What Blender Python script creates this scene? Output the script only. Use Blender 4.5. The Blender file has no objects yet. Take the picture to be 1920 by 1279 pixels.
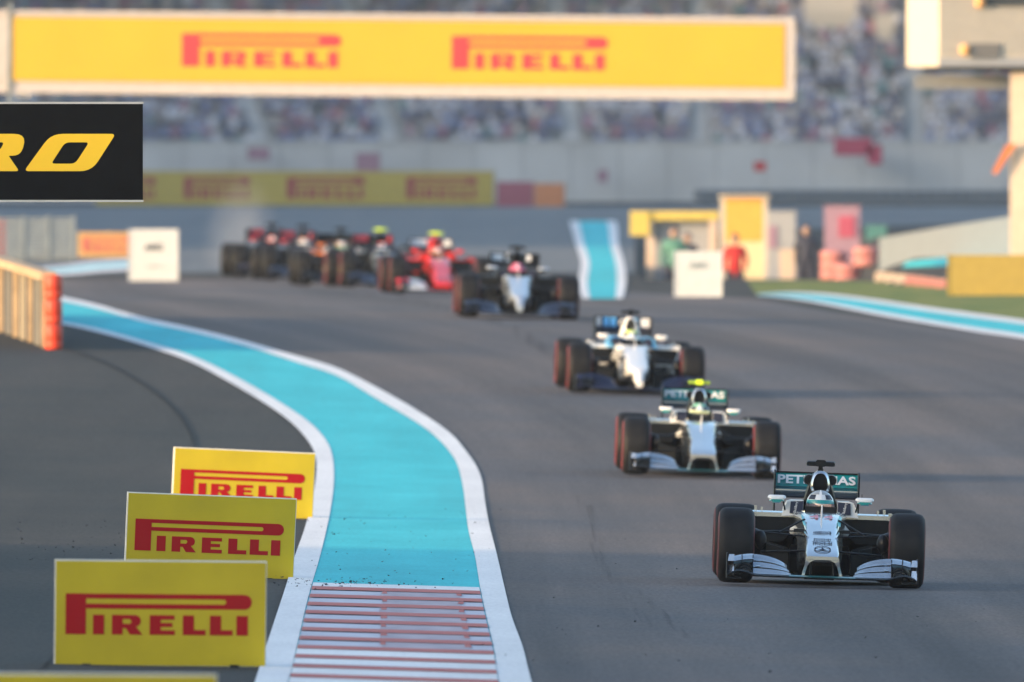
import bpy, bmesh, math, random
from mathutils import Matrix, Vector
R = math.radians
random.seed(7)
SC = bpy.context.scene
COL = SC.collection

# ------------------------------------------------------------------ camera, world, sun, exposure
F = 60000.0          # focal length in photo pixels (1920 wide)
H = 3.67             # camera height
VH = 300.0           # photo row of the horizon
cam_d = bpy.data.cameras.new('camera'); cam = bpy.data.objects.new('camera', cam_d); COL.objects.link(cam)
cam_d.sensor_width = 36.0; cam_d.lens = F / 1920 * 36
cam_d.clip_start = 1.0; cam_d.clip_end = 6000
cam.location = (0, 0, H)
cam.rotation_euler = (R(90) - math.atan((639.5 - VH) / F), 0, 0)
cam_d.dof.use_dof = True; cam_d.dof.focus_distance = 276.0
cam_d.dof.aperture_fstop = cam_d.lens / 1000 / 0.14
SC.camera = cam

SUN_EL, SUN_AZ = 10.5, 62.0        # azimuth: degrees to the left of straight behind the camera
sd = Vector((-math.sin(R(SUN_AZ)) * math.cos(R(SUN_EL)), -math.cos(R(SUN_AZ)) * math.cos(R(SUN_EL)), math.sin(R(SUN_EL))))
W = bpy.data.worlds.new('World'); SC.world = W; W.use_nodes = True
nt = W.node_tree; bg = nt.nodes['Background']
sky = nt.nodes.new('ShaderNodeTexSky'); sky.sky_type = 'NISHITA'; sky.sun_disc = False
sky.sun_elevation = R(SUN_EL); sky.sun_rotation = math.atan2(sd.x, sd.y)
sky.air_density = 1.0; sky.dust_density = 2.2; sky.ozone_density = 1.6
nt.links.new(sky.outputs[0], bg.inputs[0]); bg.inputs[1].default_value = 0.15
sl = bpy.data.lights.new('sun', 'SUN'); sun = bpy.data.objects.new('sun', sl); COL.objects.link(sun)
sl.energy = 2.0; sl.angle = R(3.0); sl.color = (1.0, 0.70, 0.42)
sun.rotation_euler = (-sd).to_track_quat('-Z', 'Y').to_euler(); sun.location = (-200, -200, 60)
SC.view_settings.view_transform = 'Standard'; SC.view_settings.look = 'None'
SC.view_settings.exposure = 1.55; SC.view_settings.gamma = 1.0
SC.view_settings.use_curve_mapping = False
SC.cycles.use_denoising = True
SC.cycles.max_bounces = 6; SC.cycles.volume_bounces = 0

# ------------------------------------------------------------------ terrain and pixel helpers
PR = [(-50, 0), (300, 0), (345, 0.02), (361, 0.08), (420, 0.6), (472, 1.27), (500, 1.33), (632, 1.33), (700, 1.6), (857, 2.46), (1000, 2.7), (3000, 2.8)]
def _tan():
    m = []
    for i in range(len(PR)):
        if i in (0, len(PR) - 1): m.append(0.0); continue
        d0 = (PR[i][1] - PR[i-1][1]) / (PR[i][0] - PR[i-1][0]); d1 = (PR[i+1][1] - PR[i][1]) / (PR[i+1][0] - PR[i][0])
        m.append(0.0 if d0 * d1 <= 0 else 2 * d0 * d1 / (d0 + d1))
    return m
PT = _tan()
def ss(a, b, x):
    t = max(0.0, min(1.0, (x - a) / (b - a))); return t * t * (3 - 2 * t)
def gz(x, y):
    z = PR[-1][1]
    if y <= PR[0][0]: z = PR[0][1]
    for i in range(len(PR) - 1):
        if PR[i][0] <= y < PR[i+1][0]:
            h = PR[i+1][0] - PR[i][0]; t = (y - PR[i][0]) / h
            z = ((2*t**3 - 3*t*t + 1) * PR[i][1] + (t**3 - 2*t*t + t) * h * PT[i] + (-2*t**3 + 3*t*t) * PR[i+1][1] + (t**3 - t*t) * h * PT[i+1]); break
    z += -0.022 * max(-9, min(9, x)) * (1 - ss(430, 600, y))
    z -= 0.95 * ss(628, 655, y) * (1 - ss(690, 740, y)) * ss(2.7, 3.3, x) * (1 - ss(6.6, 7.4, x))
    z += 0.42 * ss(6.9, 8.2, x) * ss(575, 610, y) * (1 - ss(700, 760, y))
    return z
def at(u, v, Y): return Vector(((u - 960) * Y / F, Y, H - (v - VH) * Y / F))
def gnd(u, v):
    Y = 120.0; st = 2.0; prev = None
    while Y < 2400:
        g = H - (v - VH) * Y / F - gz((u - 960) * Y / F, Y)
        if g <= 0:
            a, b = Y - st, Y
            for _ in range(30):
                c = (a + b) / 2
                if H - (v - VH) * c / F - gz((u - 960) * c / F, c) <= 0: b = c
                else: a = c
            Y = b; break
        Y += st
    x = (u - 960) * Y / F
    return Vector((x, Y, gz(x, Y)))

# ------------------------------------------------------------------ materials
MC = {}
def mat(name, col, rough=0.5, metal=0.0, spec=0.5, var=0.06, scale=6.0, coat=0.0, stretch=None, col2=None, detail=3.0, emit=None):
    if name in MC: return MC[name]
    m = bpy.data.materials.new(name); m.use_nodes = True; n = m.node_tree.nodes; l = m.node_tree.links
    b = n['Principled BSDF']
    b.inputs['Roughness'].default_value = rough; b.inputs['Metallic'].default_value = metal
    b.inputs['Specular IOR Level'].default_value = spec; b.inputs['Coat Weight'].default_value = coat
    b.inputs['Coat Roughness'].default_value = 0.08
    tc = n.new('ShaderNodeTexCoord'); mp = n.new('ShaderNodeMapping'); nz = n.new('ShaderNodeTexNoise')
    nz.inputs['Scale'].default_value = scale; nz.inputs['Detail'].default_value = detail
    if stretch: mp.inputs['Scale'].default_value = stretch
    l.new(tc.outputs['Object'], mp.inputs[0]); l.new(mp.outputs[0], nz.inputs['Vector'])
    rp = n.new('ShaderNodeValToRGB')
    c2 = col2 or tuple(min(1, c * (1 + var)) for c in col); c1 = col if col2 else tuple(c * (1 - var) for c in col)
    rp.color_ramp.elements[0].position = 0.3; rp.color_ramp.elements[1].position = 0.7
    rp.color_ramp.elements[0].color = (*c1, 1); rp.color_ramp.elements[1].color = (*c2, 1)
    l.new(nz.outputs[0], rp.inputs[0]); l.new(rp.outputs[0], b.inputs['Base Color'])
    MC[name] = m; return m

def asphalt(name, base, warm, dark, uv=False, grain=0.45, sc=1.0, streak=0.6):
    m = bpy.data.materials.new(name); m.use_nodes = True; n = m.node_tree.nodes; l = m.node_tree.links
    b = n['Principled BSDF']; b.inputs['Roughness'].default_value = 0.85; b.inputs['Specular IOR Level'].default_value = 0.12
    tc = n.new('ShaderNodeTexCoord')
    def noise(sx, sy, det, rough=0.5, k=1):
        mp = n.new('ShaderNodeMapping'); mp.inputs['Scale'].default_value = (sx, sy, 1)
        z = n.new('ShaderNodeTexNoise'); z.inputs['Scale'].default_value = 1.0; z.inputs['Detail'].default_value = det
        z.inputs['Roughness'].default_value = rough
        l.new(tc.outputs['UV' if uv and k else 'Object'], mp.inputs[0]); l.new(mp.outputs[0], z.inputs['Vector']); return z
    a = noise(0.22*sc, 0.045*sc, 5, .62, 0); c = noise(.7 if uv else 1.1, 0.006 if uv else .02, 7, .62); g = noise(26, 1.3, 3, .7, 0)
    r1 = n.new('ShaderNodeValToRGB'); r1.color_ramp.elements[0].position = 0.35; r1.color_ramp.elements[1].position = 0.68
    r1.color_ramp.elements[0].color = (*base, 1); r1.color_ramp.elements[1].color = (*warm, 1)
    l.new(a.outputs[0], r1.inputs[0])
    r2 = n.new('ShaderNodeValToRGB'); r2.color_ramp.elements[0].position = 0.38; r2.color_ramp.elements[1].position = 0.72
    r2.color_ramp.elements[0].color = (0, 0, 0, 1); r2.color_ramp.elements[1].color = (streak, streak, streak, 1)
    l.new(c.outputs[0], r2.inputs[0])
    mx = n.new('ShaderNodeMix'); mx.data_type = 'RGBA'; l.new(r2.outputs[0], mx.inputs[0]); l.new(r1.outputs[0], mx.inputs[6]); mx.inputs[7].default_value = (*dark, 1)
    m2 = n.new('ShaderNodeMix'); m2.data_type = 'RGBA'; m2.blend_type = 'MULTIPLY'; m2.inputs[0].default_value = grain
    r3 = n.new('ShaderNodeValToRGB'); r3.color_ramp.elements[0].position = 0.3; r3.color_ramp.elements[0].color = (0.6, 0.6, 0.6, 1); r3.color_ramp.elements[1].position = 0.7
    r3.color_ramp.elements[1].color = (1.25, 1.25, 1.25, 1)
    l.new(g.outputs[0], r3.inputs[0]); l.new(mx.outputs[2], m2.inputs[6]); l.new(r3.outputs[0], m2.inputs[7])
    l.new(m2.outputs[2], b.inputs['Base Color'])
    MC[name] = m; return m

A_RUN = asphalt('runoff_asphalt', (0.050, 0.054, 0.053), (0.088, 0.078, 0.070), (0.036, 0.038, 0.039), grain=.6)
A_TRK = asphalt('track_asphalt', (0.120, 0.122, 0.134), (0.192, 0.158, 0.142), (0.062, 0.064, 0.070), uv=True, grain=.6, streak=.85)
TURQ = asphalt('turquoise_paint', (0.05, 0.52, 0.58), (0.08, 0.64, 0.70), (0.06, 0.42, 0.47), grain=.22, sc=3, streak=.55)
WHITE = asphalt('white_paint', (0.80, 0.80, 0.80), (0.90, 0.90, 0.89), (0.62, 0.62, 0.62), grain=.2, sc=3, streak=.45)
REDP = mat('red_paint', (0.44, 0.085, 0.075), 0.6, spec=0.2, scale=2.5, col2=(0.55, 0.15, 0.13), detail=6)
LAVP = mat('worn_white_paint', (0.46, 0.46, 0.54), 0.6, spec=0.2, scale=1.0, stretch=(2, 0.15, 1), col2=(0.58, 0.58, 0.66))
RIDGEP = mat('ridge_shading_pink', (0.34, 0.29, 0.34), 0.6, spec=0.2, scale=1.6, stretch=(3, .3, 1), col2=(0.50, 0.42, 0.47), detail=6)  # pinkish grey, the kerb ridge's shading put into the colour
SILVER = mat('silver_paint', (0.62, 0.65, 0.68), 0.18, metal=0.85, var=0.03, coat=0.5)
SILVW = mat('wing_silver', (0.50, 0.53, 0.57), 0.2, metal=0.8, var=0.10, scale=14)
BLACKC = mat('carbon_black', (0.006, 0.007, 0.009), 0.4, var=0.1, scale=40, spec=0.2)
DARKC = mat('dark_carbon', (0.012, 0.015, 0.018), 0.4, var=0.15, scale=20, spec=0.25)
RUB = mat('tyre_rubber', (0.007, 0.008, 0.010), 0.6, var=0.15, scale=9, spec=0.2, col2=(0.014, 0.014, 0.015), detail=6)
REDS = mat('red_sidewall', (0.14, 0.014, 0.018), 0.6)
RIM = mat('wheel_rim', (0.05, 0.052, 0.055), 0.35, metal=0.6)
TEAL = mat('teal_paint', (0.0, 0.26, 0.26), 0.3, coat=0.5)
TEALD = mat('dark_teal_paint', (0.005, 0.10, 0.11), 0.3, coat=0.5)
PUREW = mat('white_gloss', (0.80, 0.80, 0.80), 0.3, coat=0.4, var=0.02)
NAVY = mat('navy_pad', (0.012, 0.018, 0.05), 0.6)
LIME = mat('lime_yellow', (0.62, 0.85, 0.03), 0.45)
YEL = mat('board_yellow', (0.54, 0.42, 0.022), 0.55, var=0.10, scale=2.2, spec=0.2, detail=7)
YELG = mat('gantry_yellow', (0.70, 0.42, 0.035), 0.5, var=0.03, scale=1.0, spec=0.3)
LRED = mat('logo_red', (0.38, 0.004, 0.008), 0.55, var=0.03, spec=0.2)
LREDG = mat('gantry_logo_red', (0.75, 0.05, 0.06), 0.5, var=0.03)
FOAM = mat('white_foam_edge', (0.72, 0.72, 0.68), 0.7)
ALU = mat('aluminium', (0.62, 0.60, 0.57), 0.4, metal=0.6)
SIGNB = mat('sign_black', (0.004, 0.005, 0.006), 0.6, spec=0.06, var=0.2)
SIGNY = mat('sign_yellow', (0.85, 0.55, 0.015), 0.5, var=0.02)
ORR = mat('barrel_red', (0.72, 0.055, 0.015), 0.5, var=0.12, scale=5)
CONC = mat('concrete', (0.36, 0.37, 0.37), 0.85, spec=0.2, var=0.14, scale=0.8, detail=6)
CONCL = mat('light_concrete', (0.54, 0.55, 0.56), 0.85, spec=0.2, var=0.12, scale=0.5, detail=6)
STEELG = mat('galvanised_steel', (0.30, 0.33, 0.33), 0.5, metal=0.4, var=0.15)
DARK = mat('dark_structure', (0.05, 0.06, 0.075), 0.7)
CREAM = mat('cream_cladding', (0.60, 0.53, 0.43), 0.6, var=0.04)
BEIGE = mat('beige_timber', (0.46, 0.33, 0.20), 0.75, var=0.25, scale=3)
POSTM = mat('peach_post', (0.72, 0.57, 0.43), 0.6)
GREYW = mat('shaded_wall_grey', (0.20, 0.235, 0.265), 0.7, var=0.08)  # darker grey, the curved wall's shade put into its colour

# ------------------------------------------------------------------ object helpers
def link(o, parent=None, **props):
    COL.objects.link(o)
    if parent is not None: o.parent = parent
    for k, v in props.items(): o[k] = v
    return o
def empty(name, M=None, label=None, cat=None, group=None, parent=None):
    o = bpy.data.objects.new(name, None); o.empty_display_size = 0.1; link(o, parent)
    if M is not None:
        if isinstance(M, Matrix): o.matrix_world = M
        else: o.location = M
    if label: o['label'] = label
    if cat: o['category'] = cat
    if group: o['group'] = group
    return o
class MB:
    def __init__(s): s.v = []; s.f = []
    def add(s, vs, fs):
        n = len(s.v); s.v += [tuple(v) for v in vs]; s.f += [tuple(i + n for i in f) for f in fs]; return s
    def box(s, x0, x1, y0, y1, z0, z1):
        return s.add([(x0,y0,z0),(x1,y0,z0),(x1,y1,z0),(x0,y1,z0),(x0,y0,z1),(x1,y0,z1),(x1,y1,z1),(x0,y1,z1)],
                     [(3,2,1,0),(4,5,6,7),(0,1,5,4),(1,2,6,5),(2,3,7,6),(3,0,4,7)])
    def hexa(s, p8): return s.add(p8, [(3,2,1,0),(4,5,6,7),(0,1,5,4),(1,2,6,5),(2,3,7,6),(3,0,4,7)])
    def loft(s, secs, cap=True, closed=True):
        n = len(secs[0]); vs = [p for q in secs for p in q]; fs = []
        for i in range(len(secs) - 1):
            for j in range(n if closed else n - 1):
                a = i*n + j; b = i*n + (j+1) % n; fs.append((a, b, b + n, a + n))
        if cap and closed: fs.append(tuple(range(n))[::-1]); fs.append(tuple(range((len(secs)-1)*n, len(secs)*n)))
        return s.add(vs, fs)
    def tube(s, p, q, r, n=8, r2=None, flat=1.0):
        p = Vector(p); q = Vector(q); d = (q - p).normalized(); a = d.orthogonal().normalized() if abs(d.z) > 0.9 else d.cross(Vector((0,0,1))).normalized(); b = d.cross(a)
        r2 = r if r2 is None else r2
        f = lambda c, rr: [c + a*math.cos(2*math.pi*k/n)*rr + b*math.sin(2*math.pi*k/n)*rr*flat for k in range(n)]
        return s.loft([f(p, r), f(q, r2)])
    def lathe(s, prof, axis='x', n=36, c=(0,0,0), close=True):
        secs = []
        for k in range(n):
            t = 2*math.pi*k/n; ct, st = math.cos(t), math.sin(t); q = []
            for (h, r) in prof:
                q.append({'x': (c[0]+h, c[1]+r*ct, c[2]+r*st), 'z': (c[0]+r*ct, c[1]+r*st, c[2]+h), 'y': (c[0]+r*ct, c[1]+h, c[2]+r*st)}[axis])
            secs.append(q)
        m = len(prof); vs = [p for q in secs for p in q]; fs = []
        for k in range(n):
            for j in range(m - 1):
                a = k*m + j; b = ((k+1) % n)*m + j; fs.append((a, a+1, b+1, b))
        return s.add(vs, fs)
    def prism(s, poly, y0, y1):     # polygon in XZ pushed along Y
        n = len(poly); vs = [(x, y0, z) for x, z in poly] + [(x, y1, z) for x, z in poly]
        fs = [tuple(range(n))[::-1], tuple(range(n, 2*n))] + [(i, (i+1) % n, n + (i+1) % n, n + i) for i in range(n)]
        return s.add(vs, fs)
    def ball(s, c, rx, ry, rz, nu=16, nv=10, v0=0.0, v1=math.pi):
        secs = []
        for i in range(nv + 1):
            t = v0 + (v1 - v0) * i / nv
            secs.append([(c[0] + rx*math.sin(t)*math.cos(2*math.pi*k/nu), c[1] + ry*math.sin(t)*math.sin(2*math.pi*k/nu), c[2] + rz*math.cos(t)) for k in range(nu)])
        return s.loft(secs, cap=True)
    def mesh(s, name, smooth=None):
        me = bpy.data.meshes.new(name); me.from_pydata(s.v, [], s.f)
        bm = bmesh.new(); bm.from_mesh(me); bmesh.ops.remove_doubles(bm, verts=bm.verts, dist=1e-5)
        bmesh.ops.recalc_face_normals(bm, faces=bm.faces); bm.to_mesh(me); bm.free()
        me.materials.append(None)
        if smooth is not None:
            me.shade_smooth(); me.set_sharp_from_angle(angle=R(smooth))
        return me
def obj(name, me, m, parent=None, loc=None, **props):
    o = bpy.data.objects.new(name, me)
    if me.materials and len(me.materials):
        if me.materials[0] is None: me.materials[0] = m
    else: me.materials.append(m)
    if me.materials[0] is not m:
        o.material_slots[0].link = 'OBJECT'; o.material_slots[0].material = m
    if loc is not None: o.location = loc
    return link(o, parent, **props)
def from_curve(cu):
    o = bpy.data.objects.new('tmp', cu); COL.objects.link(o); bpy.context.view_layer.update()
    dg = bpy.context.evaluated_depsgraph_get(); me = bpy.data.meshes.new_from_object(o.evaluated_get(dg), depsgraph=dg)
    bpy.data.objects.remove(o); me.materials.clear(); me.materials.append(None); return me
def text_mesh(t, width, height, bold=0.02, shear=0.0, depth=0.002, mirror=False):
    cu = bpy.data.curves.new('lettering', 'FONT'); cu.body = t; cu.size = 1.0; cu.offset = bold; cu.shear = shear
    cu.align_x = 'CENTER'; cu.extrude = 0.001; cu.resolution_u = 3
    me = from_curve(cu)
    xs = [v.co.x for v in me.vertices]; ys = [v.co.y for v in me.vertices]
    x0, x1, y0, y1 = min(xs), max(xs), min(ys), max(ys)
    for v in me.vertices:      # stands upright in XZ, faces -Y
        x = ((v.co.x - x0) / (x1 - x0) - 0.5) * width; z = ((v.co.y - y0) / (y1 - y0) - 0.5) * height; d = -depth if v.co.z > 0 else 0
        v.co = (x, d, z)
    return me
def flat_mesh(splines, depth=0.002):     # closed 2D outlines (even-odd filled) -> XZ, faces -Y
    cu = bpy.data.curves.new('lettering', 'CURVE'); cu.dimensions = '2D'; cu.fill_mode = 'BOTH'; cu.extrude = 0.001
    for pts in splines:
        sp = cu.splines.new('POLY'); sp.points.add(len(pts) - 1); sp.use_cyclic_u = True
        for i, (x, y) in enumerate(pts): sp.points[i].co = (x, y, 0, 1)
    me = from_curve(cu)
    for v in me.vertices: v.co = (v.co.x, -depth if v.co.z > 0 else 0.0, v.co.y)
    return me
def rrect(x0, x1, y0, y1, r, n=5, corners=(1,1,1,1), sk=0.0):
    out = []
    for (cx, cy, a0, on) in ((x1-r, y1-r, 0, corners[0]), (x0+r, y1-r, 90, corners[1]), (x0+r, y0+r, 180, corners[2]), (x1-r, y0+r, 270, corners[3])):
        if on:
            for k in range(n + 1):
                a = R(a0 + 90*k/n); out.append((cx + r*math.cos(a), cy + r*math.sin(a)))
        else:
            out.append((cx + (r if a0 in (0, 270) else -r), cy + (r if a0 in (0, 90) else -r)))
    return [(x + sk*(y - y0), y) for x, y in out]

# long-bowl P followed by five wide capitals, width 1, height .211, origin bottom left
def logo_splines():
    S = []
    P = [(0, 0), (.109, 0), (.109, .134)] + [(.957 + .0385*math.sin(R(a)), .1725 - .0385*math.cos(R(a))) for a in range(0, 181, 20)] + [(0, .211)]
    S.append(P)
    S.append([(.109, .159), (.109, .186)] + [(.845 + .0135*math.sin(R(a)), .1725 + .0135*math.cos(R(a))) for a in range(0, 181, 30)])
    bx = lambda a, b, c, d: S.append([(a, c), (b, c), (b, d), (a, d)])
    bx(.147, .207, 0, .102)
    r = [(.248, 0), (.306, 0), (.306, .034), (.322, .034), (.345, 0), (.412, 0), (.376, .042)] + [(.372 + .031*math.cos(R(a)), .071 + .031*math.sin(R(a))) for a in range(-60, 91, 25)] + [(.248, .102)]
    S.append(r); S.append([(.306, .056), (.306, .081), (.345, .081), (.353, .0685), (.345, .056)])
    S.append([(.45, 0), (.585, 0), (.585, .024), (.51, .024), (.51, .041), (.572, .041), (.572, .062), (.51, .062), (.51, .079), (.583, .079), (.583, .102), (.45, .102)])
    for x in (.627, .772): S.append([(x, 0), (x+.122, 0), (x+.122, .027), (x+.06, .027), (x+.06, .102), (x, .102)])
    bx(.914, .975, 0, .102)
    return S
LOGO = flat_mesh(logo_splines(), 0.003); LOGO.name = 'logo_lettering'

# ------------------------------------------------------------------ ground sheets
def frange(a, b, s):
    out = []; x = a
    while x < b - 1e-6: out.append(x); x += s
    return out
gx = [-700, -300, -120, -60, -35, -22] + frange(-16, 16, 0.5) + [16, 22, 35, 60, 120, 300, 700]
gy = frange(-40, 180, 20) + frange(180, 900, 4) + frange(900, 1200, 20) + [1200, 1400, 1800, 2500]
g = MB(); nx = len(gx)
g.v = [(x, y, gz(x, y)) for y in gy for x in gx]
g.f = [(j*nx+i, j*nx+i+1, (j+1)*nx+i+1, (j+1)*nx+i) for j in range(len(gy)-1) for i in range(nx-1)]
obj('ground', g.mesh('ground', 60), A_RUN, kind='structure')

def poly_at(pts, t):     # point at parameter 0..1 of a pixel polyline
    L = [0.0]
    for i in range(1, len(pts)): L.append(L[-1] + math.hypot(pts[i][0]-pts[i-1][0], (pts[i][1]-pts[i-1][1]) * 2.0))
    s = t * L[-1]
    for i in range(1, len(pts)):
        if s <= L[i] + 1e-9:
            k = (s - L[i-1]) / max(1e-9, L[i] - L[i-1]); return (pts[i-1][0] + k*(pts[i][0]-pts[i-1][0]), pts[i-1][1] + k*(pts[i][1]-pts[i-1][1]))
    return pts[-1]
def smooth_line(pts, n=60):
    P = [Vector(p).to_2d() if len(p) == 2 else p for p in pts]; out = []
    for i in range(len(P) - 1):
        p0 = P[max(0, i-1)]; p1 = P[i]; p2 = P[i+1]; p3 = P[min(len(P)-1, i+2)]
        for k in range(5):
            t = k / 5
            q = 0.5 * ((2*p1) + (p2-p0)*t + (2*p0 - 5*p1 + 4*p2 - p3)*t*t + (-p0 + 3*p1 - 3*p2 + p3)*t**3)
            out.append((q.x, q.y))
    out.append(tuple(P[-1])); return out
def sheet(name, la, lb, m, off, n=90, nx=4, smooth=True, parent=None, **props):
    la, lb = (smooth_line(la), smooth_line(lb)) if smooth else (la, lb)
    s = MB(); vs = []
    for i in range(n + 1):
        t = i / n; a = gnd(*poly_at(la, t)); b = gnd(*poly_at(lb, t))
        for k in range(nx + 1):
            p = a.lerp(b, k / nx); vs.append((p.x, p.y, gz(p.x, p.y) + off))
    w = nx + 1
    s.v = vs; s.f = [(i*w+k, i*w+k+1, (i+1)*w+k+1, (i+1)*w+k) for i in range(n) for k in range(nx)]
    return obj(name, s.mesh(name, 60), m, parent, **(props if parent else dict(kind='structure', **props)))

RO = [(1036,1400),(996,1279),(981,1219),(960,1161),(946,1105),(932,1044),(917,985),(909,940),(904,905),(893,876),(872,846),(844,814),(788,775),(717,734),(633,692),(549,667),(455,640),(361,617),(268,597),(183,573),(111,557),(60,549)]
RI = [(975,1400),(935,1279),(928,1228),(911,1155),(900,1103),(891,1047),(879,1000),(873,955),(868,915),(857,872),(838,843),(810,815),(773,789),(703,748),(633,707),(549,679),(455,649),(361,625),(268,605),(183,581),(114,566),(60,557)]
LI = [(503,1400),(541,1279),(557,1213),(573,1143),(585,1097),(599,1050),(613,992),(621,950),(626,905),(624,862),(612,829),(580,794),(518,752),(439,707),(361,670),(268,641),(183,618),(108,604),(60,597)]
LO = [(440,1400),(480,1275),(495,1228),(514,1169),(535,1105),(552,1048),(569,1000),(582,955),(591,908),(593,866),(581,834),(549,797),(502,762),(424,715),(352,678),(268,649),(183,625),(108,608),(60,600)]
# racing surface: rows of the picture from the painted strip to the far side
def interp(line, v):
    for i in range(1, len(line)):
        (u0, v0), (u1, v1) = line[i-1], line[i]
        if min(v0, v1) <= v <= max(v0, v1) and v0 != v1: return u0 + (u1-u0)*(v-v0)/(v1-v0)
    return line[-1][0]
s = MB(); vs = []; vr = [1400 - 10*i for i in range(0, 80)] + [600 - 4*i for i in range(0, 20)]
RE = [(3200,1400),(3000,900),(2600,720),(1920,636),(1800,622),(1640,598),(1560,586),(1480,572),(1420,560),(1240,552),(1140,545),(1100,520)]
for v in vr:
    ul = interp(RO, v) - 6 if v >= 557 else 60 - (557 - v)*2
    ur = interp(RE, v)
    for k in range(25):
        p = gnd(ul + (ur - ul)*k/24, v); vs.append((p.x, p.y, p.z + 0.006))
s.v = vs; s.f = [(i*25+k, i*25+k+1, (i+1)*25+k+1, (i+1)*25+k) for i in range(len(vr)-1) for k in range(24)]
me = bpy.data.meshes.new('track'); me.from_pydata(s.v, [], s.f); uvl = me.uv_layers.new(name='UVMap')
for lp in me.loops:
    q = me.vertices[lp.vertex_index].co; x0 = s.v[(lp.vertex_index // 25)*25][0]; uvl.data[lp.index].uv = (q.x - x0, q.y)
me.shade_smooth(); obj('track', me, A_TRK, kind='structure')

A_FAR = asphalt('hazed_asphalt', (0.17, 0.19, 0.205), (0.20, 0.21, 0.215), (0.15, 0.165, 0.18))  # lighter asphalt, distance haze put into the colour
sheet('far_hazed_asphalt', [(-300,512),(200,512),(600,512),(1000,512),(1190,512)], [(-300,388),(200,388),(600,388),(1000,388),(1190,388)], A_FAR, 0.006, 30, 24, False)
sheet('far_hazed_asphalt', [(1190,440),(1500,430),(1800,420),(2200,420)], [(1190,388),(1500,388),(1800,388),(2200,388)], A_FAR, 0.006, 30, 12, False)
strip = sheet('painted_kerb_strip', RI, LI, TURQ, 0.012, 120, 6)
sheet('white_edge_line', RO, RI, WHITE, 0.016, 120, 2)
sheet('white_edge_line', LI, LO, WHITE, 0.016, 120, 2)
# red and white bars at the near end of the strip
def across(v0, v1, m, off, name, a=0.0, b=1.0, jag=0):
    n = 10; s = MB(); vs = []; rws = max(2, int((v1 - v0)/8) + 1)
    for i in range(n + 1):
        t = a + (b - a)*i/n
        for vv in [v0 + (v1 - v0)*q/(rws-1) for q in range(rws)]:
            vl = vv; vrr = vv + 9*(1 + (vv-1100)/400)
            v = vl + (vrr - vl)*t
            u = interp(LI, vl) + 2 + (interp(RI, vrr) - 2 - interp(LI, vl) - 2)*t
            if jag and i in (0, n): u += random.uniform(-jag, jag)
            p = gnd(u, v); vs.append((p.x, p.y, gz(p.x, p.y) + off))
    s.v = vs; s.f = [(rws*i+q, rws*(i+1)+q, rws*(i+1)+q+1, rws*i+q+1) for i in range(n) for q in range(rws-1)]
    return obj(name, s.mesh(name), m, strip)
across(1097, 1399, LAVP, 0.016, 'worn_white_base')
across(1219, 1398, WHITE, 0.020, 'white_base')
across(1096.5, 1104, WHITE, 0.020, 'white_bar')
v = 1104.0; k = 0
while v < 1390:
    st = 14.6 + 0.026*(v - 1104)
    across(v, v + 5.8 + .007*(v-1104), REDP, 0.024, 'red_bar')
    if k < 7: across(v + 5.8, v + st, RIDGEP, 0.020, 'ridge_shading_patch', 0.42, 0.885, 5); across(v+5.8, v+st*.68, REDP, 0.022, 'red_tooth', 0.42, 0.45, 2); across(v+5.8, v+st*.68, REDP, 0.022, 'red_tooth', 0.86, 0.89, 2)
    v += st; k += 1
# tar seam on the run-off
TS = [(100,650),(160,668),(230,700),(290,738),(330,775),(352,808),(362,838),(362,900),(330,980),(270,1060),(170,1160),(95,1235),(72,1260),(30,1300)]
TS2 = [(u + 6.5, v - 1) for u, v in TS]
sheet('asphalt_seam', TS, TS2, mat('tar_seam', (0.010, 0.010, 0.010), 0.7, spec=.1), 0.010, 100, 1)
# skid marks
SK = bpy.data.materials.new('skid_rubber'); SK.use_nodes = True
n = SK.node_tree.nodes; l = SK.node_tree.links; b = n['Principled BSDF']; b.inputs['Base Color'].default_value = (0.03, 0.03, 0.033, 1); b.inputs['Roughness'].default_value = 0.9; b.inputs['Specular IOR Level'].default_value = 0.1
tc = n.new('ShaderNodeTexCoord'); mp = n.new('ShaderNodeMapping'); mp.inputs['Scale'].default_value = (14, 0.03, 1); nz = n.new('ShaderNodeTexNoise'); nz.inputs['Scale'].default_value = 1; nz.inputs['Detail'].default_value = 5
rp = n.new('ShaderNodeValToRGB'); rp.color_ramp.elements[0].position = 0.46; rp.color_ramp.elements[1].position = 0.8; rp.color_ramp.elements[1].color = (.28,.28,.28,1)
l.new(tc.outputs['Object'], mp.inputs[0]); l.new(mp.outputs[0], nz.inputs['Vector']); l.new(nz.outputs[0], rp.inputs[0]); l.new(rp.outputs[0], b.inputs['Alpha'])
for a in ([(1078,930),(1092,980),(1108,1030),(1125,1070),(1145,1095),(1175,1130),(1210,1180)], [(1098,950),(1112,1010),(1132,1050),(1150,1082),(1190,1115),(1230,1150),(1280,1200)],
          [(1060,690),(980,640),(930,610),(860,590),(780,570),(700,556),(600,545)]):
    w = 16 if a[0][1] < 960 and a[0][0] < 1100 and a[0][1] > 900 else 34
    sheet('skid_mark', a, [(u + w, vv - 2) for u, vv in a], SK, 0.010, 40, 2)
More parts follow.
